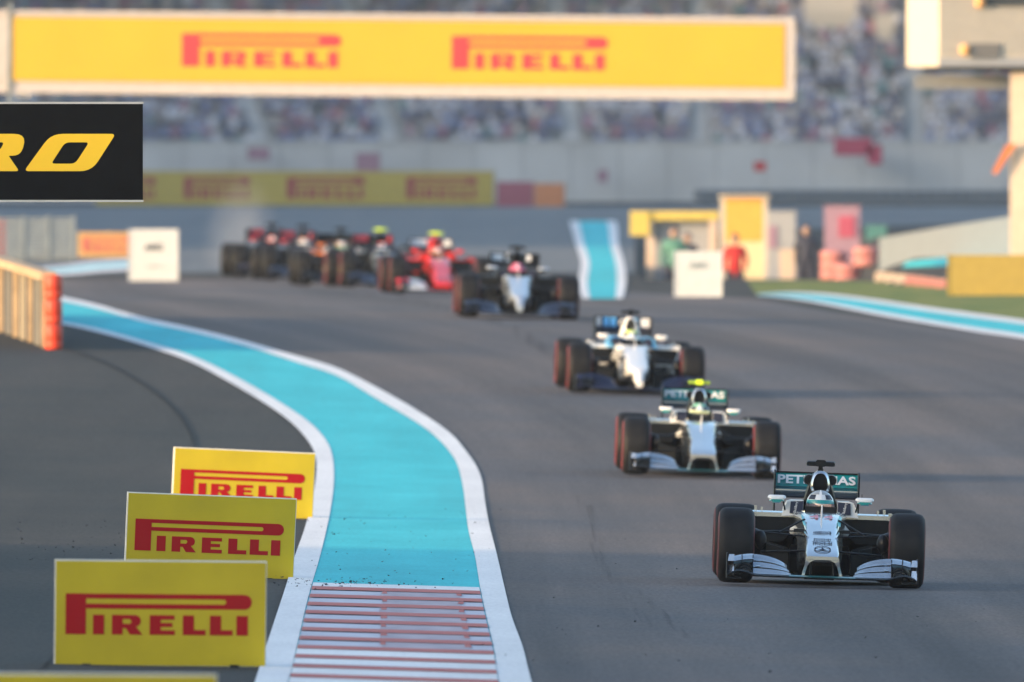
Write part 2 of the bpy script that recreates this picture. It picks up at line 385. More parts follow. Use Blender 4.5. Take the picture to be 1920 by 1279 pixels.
# right-hand side: kerb strip, grass, far paint
KL = [(2100,668),(1920,638),(1830,625),(1740,610),(1660,596),(1600,584),(1540,572),(1480,562),(1420,556)]
KU = [(2100,630),(1920,602),(1830,590),(1740,578),(1660,566),(1600,558),(1540,552),(1480,550),(1420,553)]
mid = lambda A, B, t: [(a[0]+(b[0]-a[0])*t, a[1]+(b[1]-a[1])*t) for a, b in zip(A, B)]
GR = mat('grass_blades', (0.10, 0.165, 0.045), 0.9, spec=0.1, scale=1.4, stretch=(1.2, .25, 1), col2=(0.27, 0.26, 0.08), detail=7)
sheet('grass_verge', [(a, b + 3) for a, b in KU], [(2100,548),(1920,546),(1830,541),(1740,534),(1660,530),(1600,528),(1540,527),(1480,527),(1400,528)], GR, 0.010, 60, 8)
sheet('painted_kerb_strip', mid(KL, KU, .2), mid(KL, KU, .8), TURQ, 0.016, 60, 3)
sheet('white_edge_line', KL, mid(KL, KU, .24), WHITE, 0.020, 60, 1)
sheet('white_edge_line', mid(KL, KU, .76), KU, WHITE, 0.020, 60, 1)
# far strip climbing the slope in the middle
CL = [(1092,562),(1084,530),(1090,495),(1080,460),(1072,430),(1068,416)]; CR = [(1168,562),(1174,530),(1170,495),(1160,460),(1158,430),(1154,416)]
sheet('painted_kerb_strip', mid(CL, CR, .18), mid(CL, CR, .82), TURQ, 0.016, 40, 3)
sheet('white_edge_line', CL, mid(CL, CR, .19), WHITE, 0.020, 40, 1)
sheet('white_edge_line', mid(CL, CR, .81), CR, WHITE, 0.020, 40, 1)
# left far strip
FL = [(60,519),(130,517),(190,512),(260,506),(330,500)]; FU = [(60,507),(130,498),(190,491),(260,487),(330,483)]
sheet('painted_kerb_strip', mid(FL, FU, .35), mid(FL, FU, .7), TURQ, 0.016, 30, 2)
sheet('white_edge_line', FL, mid(FL, FU, .4), WHITE, 0.020, 30, 1)
sheet('white_edge_line', mid(FL, FU, .68), FU, WHITE, 0.020, 30, 1)
sheet('painted_runoff', [(1690,502),(1760,500),(1830,498),(1960,496)], [(1700,492),(1770,484),(1840,476),(1960,470)], TURQ, 0.012, 20, 3)
# crumbs of tyre rubber
crumb = MB()
def crumbs(nn, fu):
    for _ in range(nn):
        u, v = fu(); p = gnd(u, v); r = random.uniform(.006, .016); p.z += .022
        q = [(p.x + random.uniform(-1,1)*r*1.2, p.y + random.uniform(-1,1)*r*3, p.z + random.uniform(0, 1)*r*1.3) for _ in range(4)]
        crumb.add(q, [(0,1,2),(0,3,1),(1,3,2),(2,3,0)])
crumbs(130, lambda: (random.gauss(640, 70), random.gauss(1098, 5)))
crumbs(70, lambda: (random.uniform(560, 940), random.uniform(960, 1110)))
crumbs(80, lambda: (random.uniform(20, 240), random.uniform(980, 1060)))
crumbs(70, lambda: (random.uniform(900, 1900), random.uniform(1000, 1270)))
obj('rubber_marbles', crumb.mesh('rubber_marbles'), RUB, kind='stuff')

# ------------------------------------------------------------------ racing car
CACHE = {}
def cm(key, fn, smooth=35):
    if key not in CACHE:
        r = fn(); CACHE[key] = r.mesh(key, smooth) if isinstance(r, MB) else r
        CACHE[key].name = key
    return CACHE[key]
def rsec(y, hw_t, hw_b, zt, zb, r=0.35, n=4, cx=0.0):
    # rounded quad section, wider or narrower at the bottom
    h = zt - zb; rr = r * min(hw_t, hw_b, h/2 if h > 0 else 1) * 1.0; out = []
    for (sx, top, a0) in ((1, 1, 0), (-1, 1, 90), (-1, 0, 180), (1, 0, 270)):
        hw = hw_t if top else hw_b; cxx = sx*(hw - rr); cz = (zt - rr) if top else (zb + rr)
        for k in range(n + 1):
            a = R(a0 + 90*k/n); out.append((cx + cxx + rr*math.cos(a), y, cz + rr*math.sin(a)))
    return out
def nose_arch():
    m = MB()
    S = [(-1.06,.132,.138,.268,.238,.8),(-1.02,.142,.146,.285,.225,.6),(-.85,.145,.148,.328,.215,.45),(-.6,.142,.148,.382,.215,.4),(-.3,.140,.152,.448,.22,.35),(0,.148,.16,.518,.22,.3),(.25,.162,.175,.575,.20,.28),(.5,.172,.19,.612,.17,.28),(.8,.20,.20,.628,.36,.28),(1.1,.225,.21,.632,.38,.28)]
    m.loft([rsec(y, a, b, t, bo, r) for y, a, b, t, bo, r in S]); return m
def nose_finger():
    m = MB()
    S = [(-1.18,.045,.045,.20,.11,.9),(-1.1,.056,.056,.25,.12,.8),(-.98,.062,.066,.33,.16,.7),(-.88,.115,.10,.36,.26,.6),(-.7,.135,.12,.39,.26,.5),(-.3,.14,.15,.455,.24,.35),(0,.148,.16,.518,.22,.3),(.25,.162,.175,.575,.20,.28),(.5,.172,.19,.612,.17,.28),(.8,.20,.20,.628,.36,.28),(1.1,.225,.21,.632,.38,.28)]
    m.loft([rsec(y, a, b, t, bo, r) for y, a, b, t, bo, r in S]); return m
def nose_wide():
    m = MB()
    S = [(-1.12,.13,.13,.175,.135,.9),(-1.04,.15,.15,.215,.13,.8),(-.85,.155,.155,.27,.15,.5),(-.5,.148,.15,.37,.18,.45),(-.2,.145,.152,.455,.22,.35),(0,.148,.16,.518,.22,.3),(.25,.162,.175,.575,.20,.28),(.5,.172,.19,.612,.17,.28),(.8,.20,.20,.628,.36,.28),(1.1,.225,.21,.632,.38,.28)]
    m.loft([rsec(y, a, b, t, bo, r) for y, a, b, t, bo, r in S]); return m
def lower_tub():
    m = MB(); m.loft([rsec(y, a, a, t, bo, .3) for y, a, t, bo in ((.45,.10,.30,.20),(.7,.17,.40,.14),(1.1,.20,.42,.07),(1.9,.22,.42,.06))]); return m
def pillars():
    o = [(-.178,.096),(-.168,.135),(-.153,.185),(-.147,.235),(-.14,.262),(.14,.262),(.147,.235),(.153,.185),(.168,.135),(.178,.096)]
    i = [(.152,.096),(.143,.135),(.130,.180),(.108,.215),(.06,.238),(0,.243),(-.06,.238),(-.108,.215),(-.130,.180),(-.143,.135),(-.152,.096)]
    m = MB(); poly = o + i; n = len(poly); y0, y1 = -1.05, -.80
    vs = [(x, y0 + (0.03 if z < .14 else 0), z) for x, z in poly] + [(x, y1, z) for x, z in poly]
    no = len(o); fs = []
    for yy in (0, n):
        for k in range(no - 1):
            a, b = k, k + 1; ia = n - 1 - int(round(k*(len(i)-1)/(no-1))); ib = n - 1 - int(round((k+1)*(len(i)-1)/(no-1)))
            f = [a + yy, b + yy, ib + yy] + ([ia + yy] if ia != ib else []); fs.append(tuple(f))
            if abs(ia - ib) == 2: fs.append((ia + yy, ia - 1 + yy, ib + yy))
    fs += [(k, (k+1) % n, n + (k+1) % n, n + k) for k in range(n)]
    m.add(vs, fs); return m
def pylons():
    m = MB()
    for sx in (-1, 1): m.hexa([(sx*.10-.006,-1.0,.10),(sx*.10+.006,-1.0,.10),(sx*.10+.006,-.7,.10),(sx*.10-.006,-.7,.10),(sx*.09-.006,-.95,.3),(sx*.09+.006,-.95,.3),(sx*.09+.006,-.65,.3),(sx*.09-.006,-.65,.3)])
    return m
def engine_cover():
    S = [(1.80,.08,.15,.972,.60,.95),(1.9,.10,.19,.982,.45,.9),(2.2,.09,.22,.955,.3,.9),(2.6,.07,.22,.85,.2,.9),(3.0,.045,.19,.73,.18,.9),(3.4,.03,.14,.60,.18,.9),(3.75,.02,.09,.50,.2,.9)]
    m = MB(); m.loft([rsec(y, a, b, t, bo, r, 5) for y, a, b, t, bo, r in S]); return m
def hoop_outline(sx, sz, n=28):
    out = []
    for k in range(n):
        a = 2*math.pi*k/n; x = math.copysign(abs(math.sin(a))**.72, math.sin(a)); z = -math.copysign(abs(math.cos(a))**.8, math.cos(a))
        w = 1.0 - 0.20*(z + 1)**1.3/1.6; out.append((x*w*sx, z*sz))
    return out
def airbox_rim():
    m = MB(); o = hoop_outline(.094, .104); i = hoop_outline(.074, .084); zc = .882; n = len(o)
    vs = [(x, 1.76, z+zc) for x, z in o] + [(x, 1.74, z*.97+zc) for x, z in i] + [(x*1.04, 1.92, z*1.02+zc) for x, z in o] + [(x*.8, 1.86, z*.8+zc) for x, z in i]
    fs = []
    for k in range(n):
        q = (k+1) % n; fs += [(k, q, n+q, n+k), (k, q, 2*n+q, 2*n+k), (n+k, n+q, 3*n+q, 3*n+k)]
    m.add(vs, fs); return m
def airbox_mouth():
    i = hoop_outline(.073, .083); return MB().add([(x, 1.80, z+.882) for x, z in i], [tuple(range(len(i)))])
def ears():
    m = MB()
    for sx in (-1, 1): m.lathe([(0,.012),(0,.042),(.06,.05),(.2,.03)], 'y', 18, (sx*.098, 1.86, .905))
    return m
def ear_mouth(sx):
    m = MB(); m.lathe([(0,.0),(0,.036)], 'y', 18, (sx*.098, 1.858, .905))
    return m
def sidepod(sx):
    S = [(1.34,.21,.13,.602,.36,.42,.42),(1.40,.225,.15,.618,.33,.425,.5),(1.7,.225,.17,.61,.20,.43,.5),(2.1,.21,.19,.575,.10,.40,.5),(2.6,.16,.16,.49,.08,.30,.6),(3.1,.10,.12,.40,.08,.20,.6),(3.5,.05,.08,.33,.08,.12,.6)]
    m = MB(); m.loft([rsec(y, a, b, t, bo, r, 4, sx*c) for y, a, b, t, bo, c, r in S]); return m
def sidepod_top(sx):
    S = [(1.325,.218,.215,.612,.575,.42),(1.40,.232,.222,.626,.57,.425),(1.7,.232,.225,.618,.55,.43),(2.1,.218,.215,.583,.50,.40),(2.6,.168,.18,.498,.40,.30),(3.1,.11,.13,.408,.33,.20),(3.5,.06,.08,.338,.28,.12)]
    m = MB(); m.loft([rsec(y, a, b, t, bo, .7, 4, sx*c) for y, a, b, t, bo, c in S]); return m
def inlet(sx):
    p = [(x, 1.332, z) for x, _, z in rsec(0, .195, .15, .578, .38, .45, 4, sx*.425)]; return MB().add(p, [tuple(range(len(p)))])
def floor_m():
    m = MB(); pts = [(-.13,.55),(.13,.55),(.16,1.05),(.45,1.2),(.69,1.3),(.69,2.9),(.5,3.3),(-.5,3.3),(-.69,2.9),(-.69,1.3),(-.45,1.2),(-.16,1.05)]
    n = len(pts); m.add([(x,y,.045) for x,y in pts] + [(x,y,.062) for x,y in pts], [tuple(range(n))[::-1], tuple(range(n,2*n))] + [(k,(k+1)%n,n+(k+1)%n,n+k) for k in range(n)]); return m
def bargeboard(sx):
    m = MB()
    for (x0, y0, x1, y1, zt, zb) in ((.27,.72,.46,1.15,.36,.07),(.36,.95,.60,1.22,.28,.06)):
        m.hexa([(sx*x0-.004,y0,zb),(sx*x0+.004,y0,zb),(sx*x1+.004,y1,zb),(sx*x1-.004,y1,zb),(sx*x0-.004,y0+.05,zt-.05),(sx*x0+.004,y0+.05,zt-.05),(sx*x1+.004,y1,zt),(sx*x1-.004,y1,zt)])
    m.box(sx*.20-.06, sx*.20+.06, 1.0, 1.02, .1, .34); return m
def pod_vane(sx):
    m = MB(); m.box(sx*.565-.012, sx*.565+.012, 1.42, 1.55, .60, .665).box(sx*.51-.010, sx*.51+.010, 1.42, 1.55, .60, .655); m.box(sx*.62-.02, sx*.62+.012, 1.25, 1.5, .57, .635); return m
def headrest(sx):
    m = MB(); P = [(.15,.60),(.335,.585),(.318,.66),(.29,.715),(.25,.728),(.15,.728)]
    m.prism([(sx*x, z) for x, z in P], 1.22, 1.9); return m
def headpad(sx):
    m = MB(); P = [(.152,.612),(.268,.612),(.262,.715),(.152,.722)]; m.prism([(sx*x, z) for x, z in P], 1.205, 1.24); return m
def cockpit_rim():
    m = MB(); m.loft([[(.17*math.cos(a), 1.05+.10*math.sin(a), z) for a in [2*math.pi*k/20 for k in range(20)]] for z in (.60, .638)]); return m
def neck():
    m = MB(); m.loft([rsec(1.55,.10,.14,.75,.55,.4), rsec(1.85,.10,.15,.80,.55,.4)]); return m
def mirror(sx):
    m = MB(); c = sx*.385
    S = [(1.12,.06,.05,.755,.722,.9),(1.145,.08,.062,.768,.708,.8),(1.2,.082,.066,.768,.708,.8),(1.22,.07,.06,.76,.712,.8)]
    m.loft([rsec(y, a, b, t, bo, r, 4, c) for y, a, b, t, bo, r in S]); return m
def mirror_under(sx):
    m = MB(); c = sx*.385
    m.loft([rsec(1.118,.05,.03,.730,.706,.9,4,c), rsec(1.15,.068,.04,.724,.698,.8,4,c), rsec(1.21,.066,.04,.722,.70,.8,4,c)]); return m
def mirror_stalk(sx): return MB().tube((sx*.33,1.17,.72),(sx*.30,1.25,.60),.007,8).tube((sx*.36,1.17,.765),(sx*.36,1.17,.80),.003,6)
def tyre(w):
    h = w/2; P = [(-h*.96,.19),(-h,.235),(-h*.955,.285),(-h*.82,.315),(-h*.62,.327),(-h*.3,.3295),(0,.33),(h*.3,.3295),(h*.62,.327),(h*.82,.315),(h*.955,.285),(h,.235),(h*.96,.19),(h*.7,.185),(-h*.7,.185),(-h*.96,.19)]
    return MB().lathe(P, 'x', 48)
def tyre_band(w, s):
    h = w/2; m = MB()
    m.lathe([(s*(h+.002),.222),(s*(h+.0035),.235),(s*(h*.955+.003),.282),(s*(h*.93+.003),.288)], 'x', 48)
    return m
def rim(w):
    h = w/2; m = MB(); m.lathe([(-h*.92,.192),(-h*.8,.17),(-h*.1,.16),(h*.1,.16),(h*.8,.17),(h*.92,.192)], 'x', 36)
    for s in (-1, 1):
        m.lathe([(s*h*.80,.0),(s*h*.80,.035),(s*h*.62,.05),(s*h*.55,.165)], 'x', 24)
    return m
def hubnut(w):
    m = MB()
    for s in (-1, 1): m.lathe([(s*w*.47, 0), (s*w*.47, .016), (s*w*.38, .022)], 'x', 10)
    return m
def brake_duct(sx):
    m = MB(); m.lathe([(0,.0),(0,.13),(sx*.05,.15),(sx*.1,.15)], 'x', 24, (sx*.53,0,.335)); m.ball((sx*.535,-.12,.385),.055,.09,.085,12,8); return m
def arm(a, b, r=.014, fl=.55): return MB().tube(a, b, r, 8, None, fl)
def wing_h(x): # silhouette height of the flap stack
    if x <= .265: return .098
    if x < .62: return .102 + .165*math.sqrt(max(0, 1 - ((.62 - x)/.355)**2))
    return .267
def fflap(sx, f0, f1, x0, x1, yb):
    m = MB(); n = 12; secs = []
    for k in range(n + 1):
        x = x0 + (x1 - x0)*k/n; h = wing_h(x); z0 = .10 + (h-.10)*f0; z1 = .10 + (h-.10)*f1; y0 = yb + .28*f0; y1 = yb + .28*f1
        zm = (z0+z1)/2 - .004; ym = (y0+y1)/2 + .010
        secs.append([(sx*x, y0, z0), (sx*x, ym, zm), (sx*x, y1, z1), (sx*x, y1+.006, z1), (sx*x, ym+.010, zm-.004), (sx*x, y0+.006, z0-.006)])
    m.loft(secs); return m
def wing_center():
    m = MB(); m.loft([[(x,-1.20,.088),(x,-1.16,.102),(x,-.95,.094),(x,-.95,.088),(x,-1.16,.078)] for x in (-.29,-.15,.15,.29)]); return m
def main_plane(sx):
    m = MB(); secs = []
    for k in range(15):
        x = .29 + .53*k/14; dz = .0 if x < .58 else .035*math.sin(min(1, (x-.58)/.16)*math.pi/2)*(1 if x < .74 else max(0, 1-(x-.74)/.07))
        secs.append([(sx*x,-1.20,.088+dz),(sx*x,-1.16,.100+dz),(sx*x,-.92,.094+dz),(sx*x,-.92,.086+dz),(sx*x,-1.16,.076+dz)])
    m.loft(secs); return m
def endplate(sx):
    m = MB(); x = sx*.826
    m.hexa([(x-.006,-1.20,.06),(x+.006,-1.20,.06),(x+.006,-.70,.06),(x-.006,-.70,.06),(x-.006,-1.05,.27),(x+.006,-1.05,.27),(x+.006,-.70,.27),(x-.006,-.70,.27)])
    m.box(min(sx*.70, sx*.832), max(sx*.70, sx*.832), -1.2, -.75, .052, .062); return m
def endplate_panel(sx, z0, z1):
    m = MB(); a, b = sorted((sx*.768, sx*.824)); c = .012
    m.hexa([(a,-1.14,z0),(b,-1.20,z0),(b,-1.15,z0-.004),(a,-1.10,z0-.004),(a+c,-1.06,z1),(b,-1.12,z1),(b,-1.08,z1),(a+c,-1.02,z1)]); return m
def tunnel(sx, r0, r1, y):
    m = MB(); n = 14; c = (sx*.675, .085); o = []; i = []
    for k in range(n + 1):
        a = math.pi*k/n; o.append((c[0] + r1*math.cos(a), c[1] + r1*math.sin(a)*1.1)); i.append((c[0] + r0*math.cos(a), c[1] + r0*math.sin(a)*1.1))
    secs = [[(o[k][0], y, o[k][1]), (o[k][0], y+.16, o[k][1]+.03), (i[k][0], y+.16, i[k][1]+.03), (i[k][0], y, i[k][1])] for k in range(n+1)]
    m.loft(secs); return m
def cascade(sx, z, dz, x0=.60, x1=.77):
    m = MB(); secs = []
    for k in range(7):
        x = x0 + (x1-x0)*k/6; zz = z - .025*(k/6)**2
        secs.append([(sx*x,-1.02,zz),(sx*x,-.96,zz+dz*.6),(sx*x,-.92,zz+dz),(sx*x,-.915,zz+dz),(sx*x,-.95,zz+dz*.5)])
    m.loft(secs); return m
def fence_plate(sx, x): return MB().hexa([(sx*x-.0035,-1.10,.10),(sx*x+.0035,-1.10,.10),(sx*x+.0035,-.84,.10),(sx*x-.0035,-.84,.10),(sx*x-.0035,-.98,.262),(sx*x+.0035,-.98,.262),(sx*x+.0035,-.84,.262),(sx*x-.0035,-.84,.262)])
def rw_flap():
    m = MB(); secs = []
    for k in range(17):
        x = -.362 + .724*k/16; d = .012*math.exp(-((abs(x)-.13)/.03)**2)*0
        secs.append([(x,3.92,.822),(x,3.94,.88),(x,3.985,.938-d),(x,4.0,.945-d),(x,3.97,.88),(x,3.95,.82)])
    m.loft(secs); return m
def rw_edge(): return MB().box(-.362,.362,3.975,4.01,.939,.952)
def rw_low(): return MB().hexa([(-.362,3.86,.795),(.362,3.86,.795),(.362,3.95,.795),(-.362,3.95,.795),(-.362,3.90,.82),(.362,3.90,.82),(.362,3.95,.82),(-.362,3.95,.82)])
def rw_line(): return MB().box(-.362,.362,3.845,3.87,.783,.795)
def rw_main():
    m = MB(); m.loft([[(x,3.66,.735),(x,3.70,.755),(x,3.85,.785),(x,3.88,.782),(x,3.78,.735),(x,3.70,.722)] for x in (-.362,0,.362)]); return m
def rw_end(sx):
    x = sx*.372; m = MB(); P = [(3.58,.50),(3.60,.93),(3.66,.96),(4.1,.965),(4.12,.60),(3.98,.45),(3.8,.22),(3.62,.22)]
    n = len(P); m.add([(x-.006,y,z) for y,z in P]+[(x+.006,y,z) for y,z in P], [tuple(range(n)),tuple(range(n,2*n))[::-1]]+[(k,(k+1)%n,n+(k+1)%n,n+k) for k in range(n)]); return m
def rw_pylon(): return MB().box(-.012,.012,3.6,3.85,.35,.75)
def gearbox(): return MB().loft([rsec(3.2,.12,.14,.42,.12,.4), rsec(3.6,.10,.12,.38,.14,.4), rsec(4.05,.05,.06,.30,.2,.4)])
def diffuser(): return MB().hexa([(-.5,3.2,.05),(.5,3.2,.05),(.5,3.75,.14),(-.5,3.75,.14),(-.5,3.2,.08),(.5,3.2,.08),(.5,3.75,.19),(-.5,3.75,.19)])
def tcam():
    m = MB(); m.loft([rsec(1.86,.122,.122,1.063,1.032,.9,3), rsec(1.89,.127,.127,1.072,1.025,.7,3), rsec(2.0,.12,.12,1.066,1.03,.8,3)]); return m
def tcam_mid(): return MB().loft([rsec(1.845,.045,.045,1.082,1.022,.6,3), rsec(2.02,.045,.045,1.078,1.026,.6,3)])
def tstalk(): return MB().loft([rsec(1.9,.018,.03,1.03,.94,.5), rsec(1.99,.016,.03,1.03,.93,.5)])
def nose_cam(sx):
    a, b = sorted((sx*.155, sx*.245)); return MB().box(a, b, -.16, .02, .462, .492)
def nose_horn(sx):
    return MB().hexa([(sx*.13-.008,-.42,.405),(sx*.13+.008,-.42,.405),(sx*.16+.008,-.05,.44),(sx*.16-.008,-.05,.44),(sx*.12-.008,-.40,.43),(sx*.12+.008,-.40,.43),(sx*.158+.008,-.05,.475),(sx*.158-.008,-.05,.475)])
def pitot(): return MB().tube((0,.36,.59),(0,.34,.70),.009,8,.006)
def steer(): return MB().box(-.14,.14,.95,.975,.56,.68)
def star_ring():
    o = [(.070*math.cos(R(a)), .070*math.sin(R(a))) for a in range(0,360,10)]; i = [(.060*math.cos(R(a)), .060*math.sin(R(a))) for a in range(0,360,10)]; st = []
    for k in range(3):
        a = 90 + 120*k; st.append((.057*math.cos(R(a)), .057*math.sin(R(a)))); st.append((.012*math.cos(R(a+60)), .012*math.sin(R(a+60))))
    me = flat_mesh([o, i, st], .002); return me

def on_nose(o, y, z, slope, rz=0):
    o.location = (0, y, z); o.rotation_euler = (-(R(90) - slope), 0, 0) if not rz else (Matrix.Rotation(-(R(90)-slope), 4, 'X') @ Matrix.Rotation(math.pi, 4, 'Y')).to_euler()

def helmet_shell():
    m = MB(); secs = []
    for i in range(15):
        t = math.pi*i/14*.93; r = math.sin(t); z = math.cos(t)
        secs.append([(.126*r*math.cos(a)*(1.0 if z > -.3 else .93), .152*r*math.sin(a) - (.012 if z < -.2 and math.sin(a) < 0 else 0), .138*z) for a in [2*math.pi*k/28 for k in range(28)]])
    m.loft(secs); return m
def patch(t0, t1, a0, a1, k=1.012, nt=6, na=14):
    m = MB(); vs = []
    for i in range(nt+1):
        t = R(t0 + (t1-t0)*i/nt)
        for j in range(na+1):
            a = R(a0 + (a1-a0)*j/na); vs.append((.126*k*math.sin(t)*math.cos(a), .152*k*math.sin(t)*math.sin(a), .138*k*math.cos(t)))
    w = na+1; m.v = vs; m.f = [(i*w+j, i*w+j+1, (i+1)*w+j+1, (i+1)*w+j) for i in range(nt) for j in range(na)]; return m

def skin_body(name, verts, edges, rad, root, sub=2):
    me = bpy.data.meshes.new(name); me.from_pydata(verts, edges, []); o = bpy.data.objects.new('tmp', me); COL.objects.link(o)
    md = o.modifiers.new('s', 'SKIN'); md.use_smooth_shade = True
    for i, r in enumerate(rad): me.skin_vertices[0].data[i].radius = (r, r)
    me.skin_vertices[0].data[root].use_root = True
    sb = o.modifiers.new('d', 'SUBSURF'); sb.levels = sub; sb.render_levels = sub
    bpy.context.view_layer.update(); dg = bpy.context.evaluated_depsgraph_get()
    r = bpy.data.meshes.new_from_object(o.evaluated_get(dg), depsgraph=dg); bpy.data.objects.remove(o); r.materials.clear(); r.materials.append(None); r.name = name; return r
def driver_body():
    V = [(0,1.55,.20),(0,1.58,.36),(0,1.58,.50),(0,1.52,.585),(-.15,1.54,.525),(-.23,1.32,.44),(-.13,1.06,.57),(.15,1.54,.525),(.23,1.32,.44),(.13,1.06,.57),(-.09,1.30,.24),(-.09,.92,.40),(-.08,.5,.34),(.09,1.30,.24),(.09,.92,.40),(.08,.5,.34),(-.12,1.0,.61),(.12,1.0,.61)]
    E = [(0,1),(1,2),(2,3),(2,4),(4,5),(5,6),(2,7),(7,8),(8,9),(0,10),(10,11),(11,12),(0,13),(13,14),(14,15),(6,16),(9,17)]
    return skin_body('driver_body', V, E, [.14,.14,.15,.07,.075,.05,.04,.075,.05,.04,.085,.065,.045,.085,.065,.045,.03,.03], 0, 1)

L0 = dict(nose='arch', body=SILVER, nosem=SILVER, pod=BLACKC, podtop=SILVER, wing=SILVW, center=TEALD, main=DARKC, endp=SILVER, casc=TEALD, rw=TEAL, rwlow=TEALD, rwline=SILVER, rwmain=BLACKC, rwend=BLACKC, mir=PUREW, mirlow=TEAL, hoop=SILVER, cover=BLACKC, cam=BLACKC, camm=BLACKC, rest=PUREW, pad=NAVY, band=REDS, arms=BLACKC, barge=mat('matte_black', (.008,.009,.010), .8, spec=.03))
def car(label, u, v, yaw, L, det=2, roll=0.8):
    p = gnd(u, v); x, y = p.x, p.y
    nrm = Vector((-(gz(x+.8,y)-gz(x-.8,y))/1.6, -(gz(x,y+4)-gz(x,y-1))/5, 1)).normalized()
    back = Vector((-math.sin(R(yaw)), math.cos(R(yaw)), 0)); back = (back - nrm*back.dot(nrm)).normalized(); right = back.cross(nrm)
    p.z += .012
    M = Matrix(((right.x, back.x, nrm.x, p.x), (right.y, back.y, nrm.y, p.y), (right.z, back.z, nrm.z, p.z), (0,0,0,1))) @ Matrix.Rotation(R(roll), 4, 'Y')
    t = empty('racing_car', M, label, 'racing car', 'racing cars coming down the track in line')
    P = lambda name, key, fn, m, par=t, sm=35: obj(name, cm(key, fn, sm), m, par)
    ns = L['nose']
    ch = P('chassis', 'chassis_' + ns, {'arch': nose_arch, 'finger': nose_finger, 'wide': nose_wide}[ns], L['nosem'], t, 50)
    if ns == 'arch': P('nose_pillars', 'nose_pillars', pillars, L['nosem'], t, 40)
    P('lower_tub', 'lower_tub', lower_tub, BLACKC)
    P('wing_pylon', 'wing_pylon', pylons, BLACKC)
    P('engine_cover', 'engine_cover', engine_cover, L['cover'], t, 60)
    h = P('roll_hoop', 'roll_hoop', airbox_rim, L['hoop'], t, 60); P('air_intake', 'air_intake', airbox_mouth, BLACKC, h)
    e = P('side_intake', 'side_intake', ears, L['cover'], t, 60); P('intake_mouth', 'intake_mouth_a', lambda: ear_mouth(-1), BLACKC, e); P('intake_mouth', 'intake_mouth_b', lambda: ear_mouth(1), BLACKC, e)
    P('headrest_pillar', 'headrest_pillar', neck, BLACKC)
    P('cockpit_rim', 'cockpit_rim', cockpit_rim, L['body'])
    P('steering_wheel', 'steering_wheel', steer, BLACKC)
    P('floor', 'floor_plate', floor_m, BLACKC)
    P('gearbox', 'gearbox', gearbox, BLACKC); P('diffuser', 'diffuser', diffuser, BLACKC)
    P('pitot_tube', 'pitot_tube', pitot, PUREW)
    for sx in (-1, 1):
        k = 'l' if sx < 0 else 'r'
        sp = P('sidepod', 'sidepod_'+k, lambda: sidepod(sx), L['pod'], t, 50); P('sidepod_inlet', 'inlet_'+k, lambda: inlet(sx), BLACKC, sp)
        P('sidepod_skin', 'sidepod_top_'+k, lambda: sidepod_top(sx), L['podtop'], sp, 50); P('sidepod_vane', 'pod_vane_'+k, lambda: pod_vane(sx), L['podtop'])
        P('bargeboard', 'barge_'+k, lambda: bargeboard(sx), L['barge'])
        hr = P('cockpit_side', 'cockpit_side_'+k, lambda: headrest(sx), L['rest']); pad = P('head_pad', 'head_pad_'+k, lambda: headpad(sx), L['pad'], hr)
        mi = P('mirror', 'mirror_'+k, lambda: mirror(sx), L['mir'], t, 60); P('mirror_underside', 'mirror_under_'+k, lambda: mirror_under(sx), L['mirlow'], mi, 60); P('mirror_stalk', 'mirror_stalk_'+k, lambda: mirror_stalk(sx), BLACKC, mi)
        P('nose_camera', 'nose_camera_'+k, lambda: nose_cam(sx), BLACKC)
        P('nose_horn', 'nose_horn_'+k, lambda: nose_horn(sx), L['nosem'])
        bd = P('brake_duct', 'brake_duct_'+k, lambda: brake_duct(sx), BLACKC)
        S = lambda q: (sx*q[0], q[1], q[2])
        for i, (a, b, r) in enumerate((((.58,0,.455),(.15,-.22,.43),.013), ((.58,.02,.455),(.16,.38,.47),.013), ((.37,.06,.452),(.15,.22,.572),.015), ((.58,-.02,.275),(.14,-.3,.305),.016), ((.58,.02,.275),(.15,.36,.29),.014), ((.52,-.14,.365),(.33,-.16,.315),.010))):
            P('suspension_arm', 'arm_%s%d' % (k, i), lambda: arm(S(a), S(b), r), L['arms'], t, 60)
        for i, (a, b) in enumerate((((.58,3.4,.43),(.12,3.2,.36)), ((.58,3.4,.24),(.12,3.3,.2)), ((.58,3.4,.43),(.12,3.65,.33)))):
            P('suspension_arm', 'rarm_%s%d' % (k, i), lambda: arm(S(a), S(b), .012), BLACKC, t, 60)
        P('rear_brake_drum', 'rdrum_'+k, lambda: MB().lathe([(0,0),(0,.15),(sx*.1,.15)], 'x', 20, (sx*.50,3.4,.33)), BLACKC)
        for (w, xx, yy, kk) in ((.315, .745, 0, 'front'), (.385, .71, 3.4, 'rear')):
            wh = P('wheel', 'rim_'+kk, lambda: rim(w), RIM, t, 40); wh.location = (sx*xx, yy, .33)
            P('tyre', 'tyre_'+kk, lambda: tyre(w), RUB, wh, 60); P('sidewall_band', 'band_a'+kk, lambda: tyre_band(w, -1), L['band'], wh, 60); P('sidewall_band', 'band_b'+kk, lambda: tyre_band(w, 1), L['band'], wh, 60); P('wheel_nut', 'nut_'+kk, lambda: hubnut(w), LIME, wh)
        # front wing
        for i, (a, b, c, d) in enumerate(((0,.28,.272,.60),(.345,.61,.285,.60),(.68,1.0,.305,.60))):
            P('wing_flap', 'flap_%s%d' % (k, i), lambda: fflap(sx, a, b, c, d, -1.12), L['wing'], t, 60)
        P('main_plane', 'main_plane_'+k, lambda: main_plane(sx), L['main'], t, 60)
        ep = P('wing_endplate', 'endplate_'+k, lambda: endplate(sx), BLACKC)
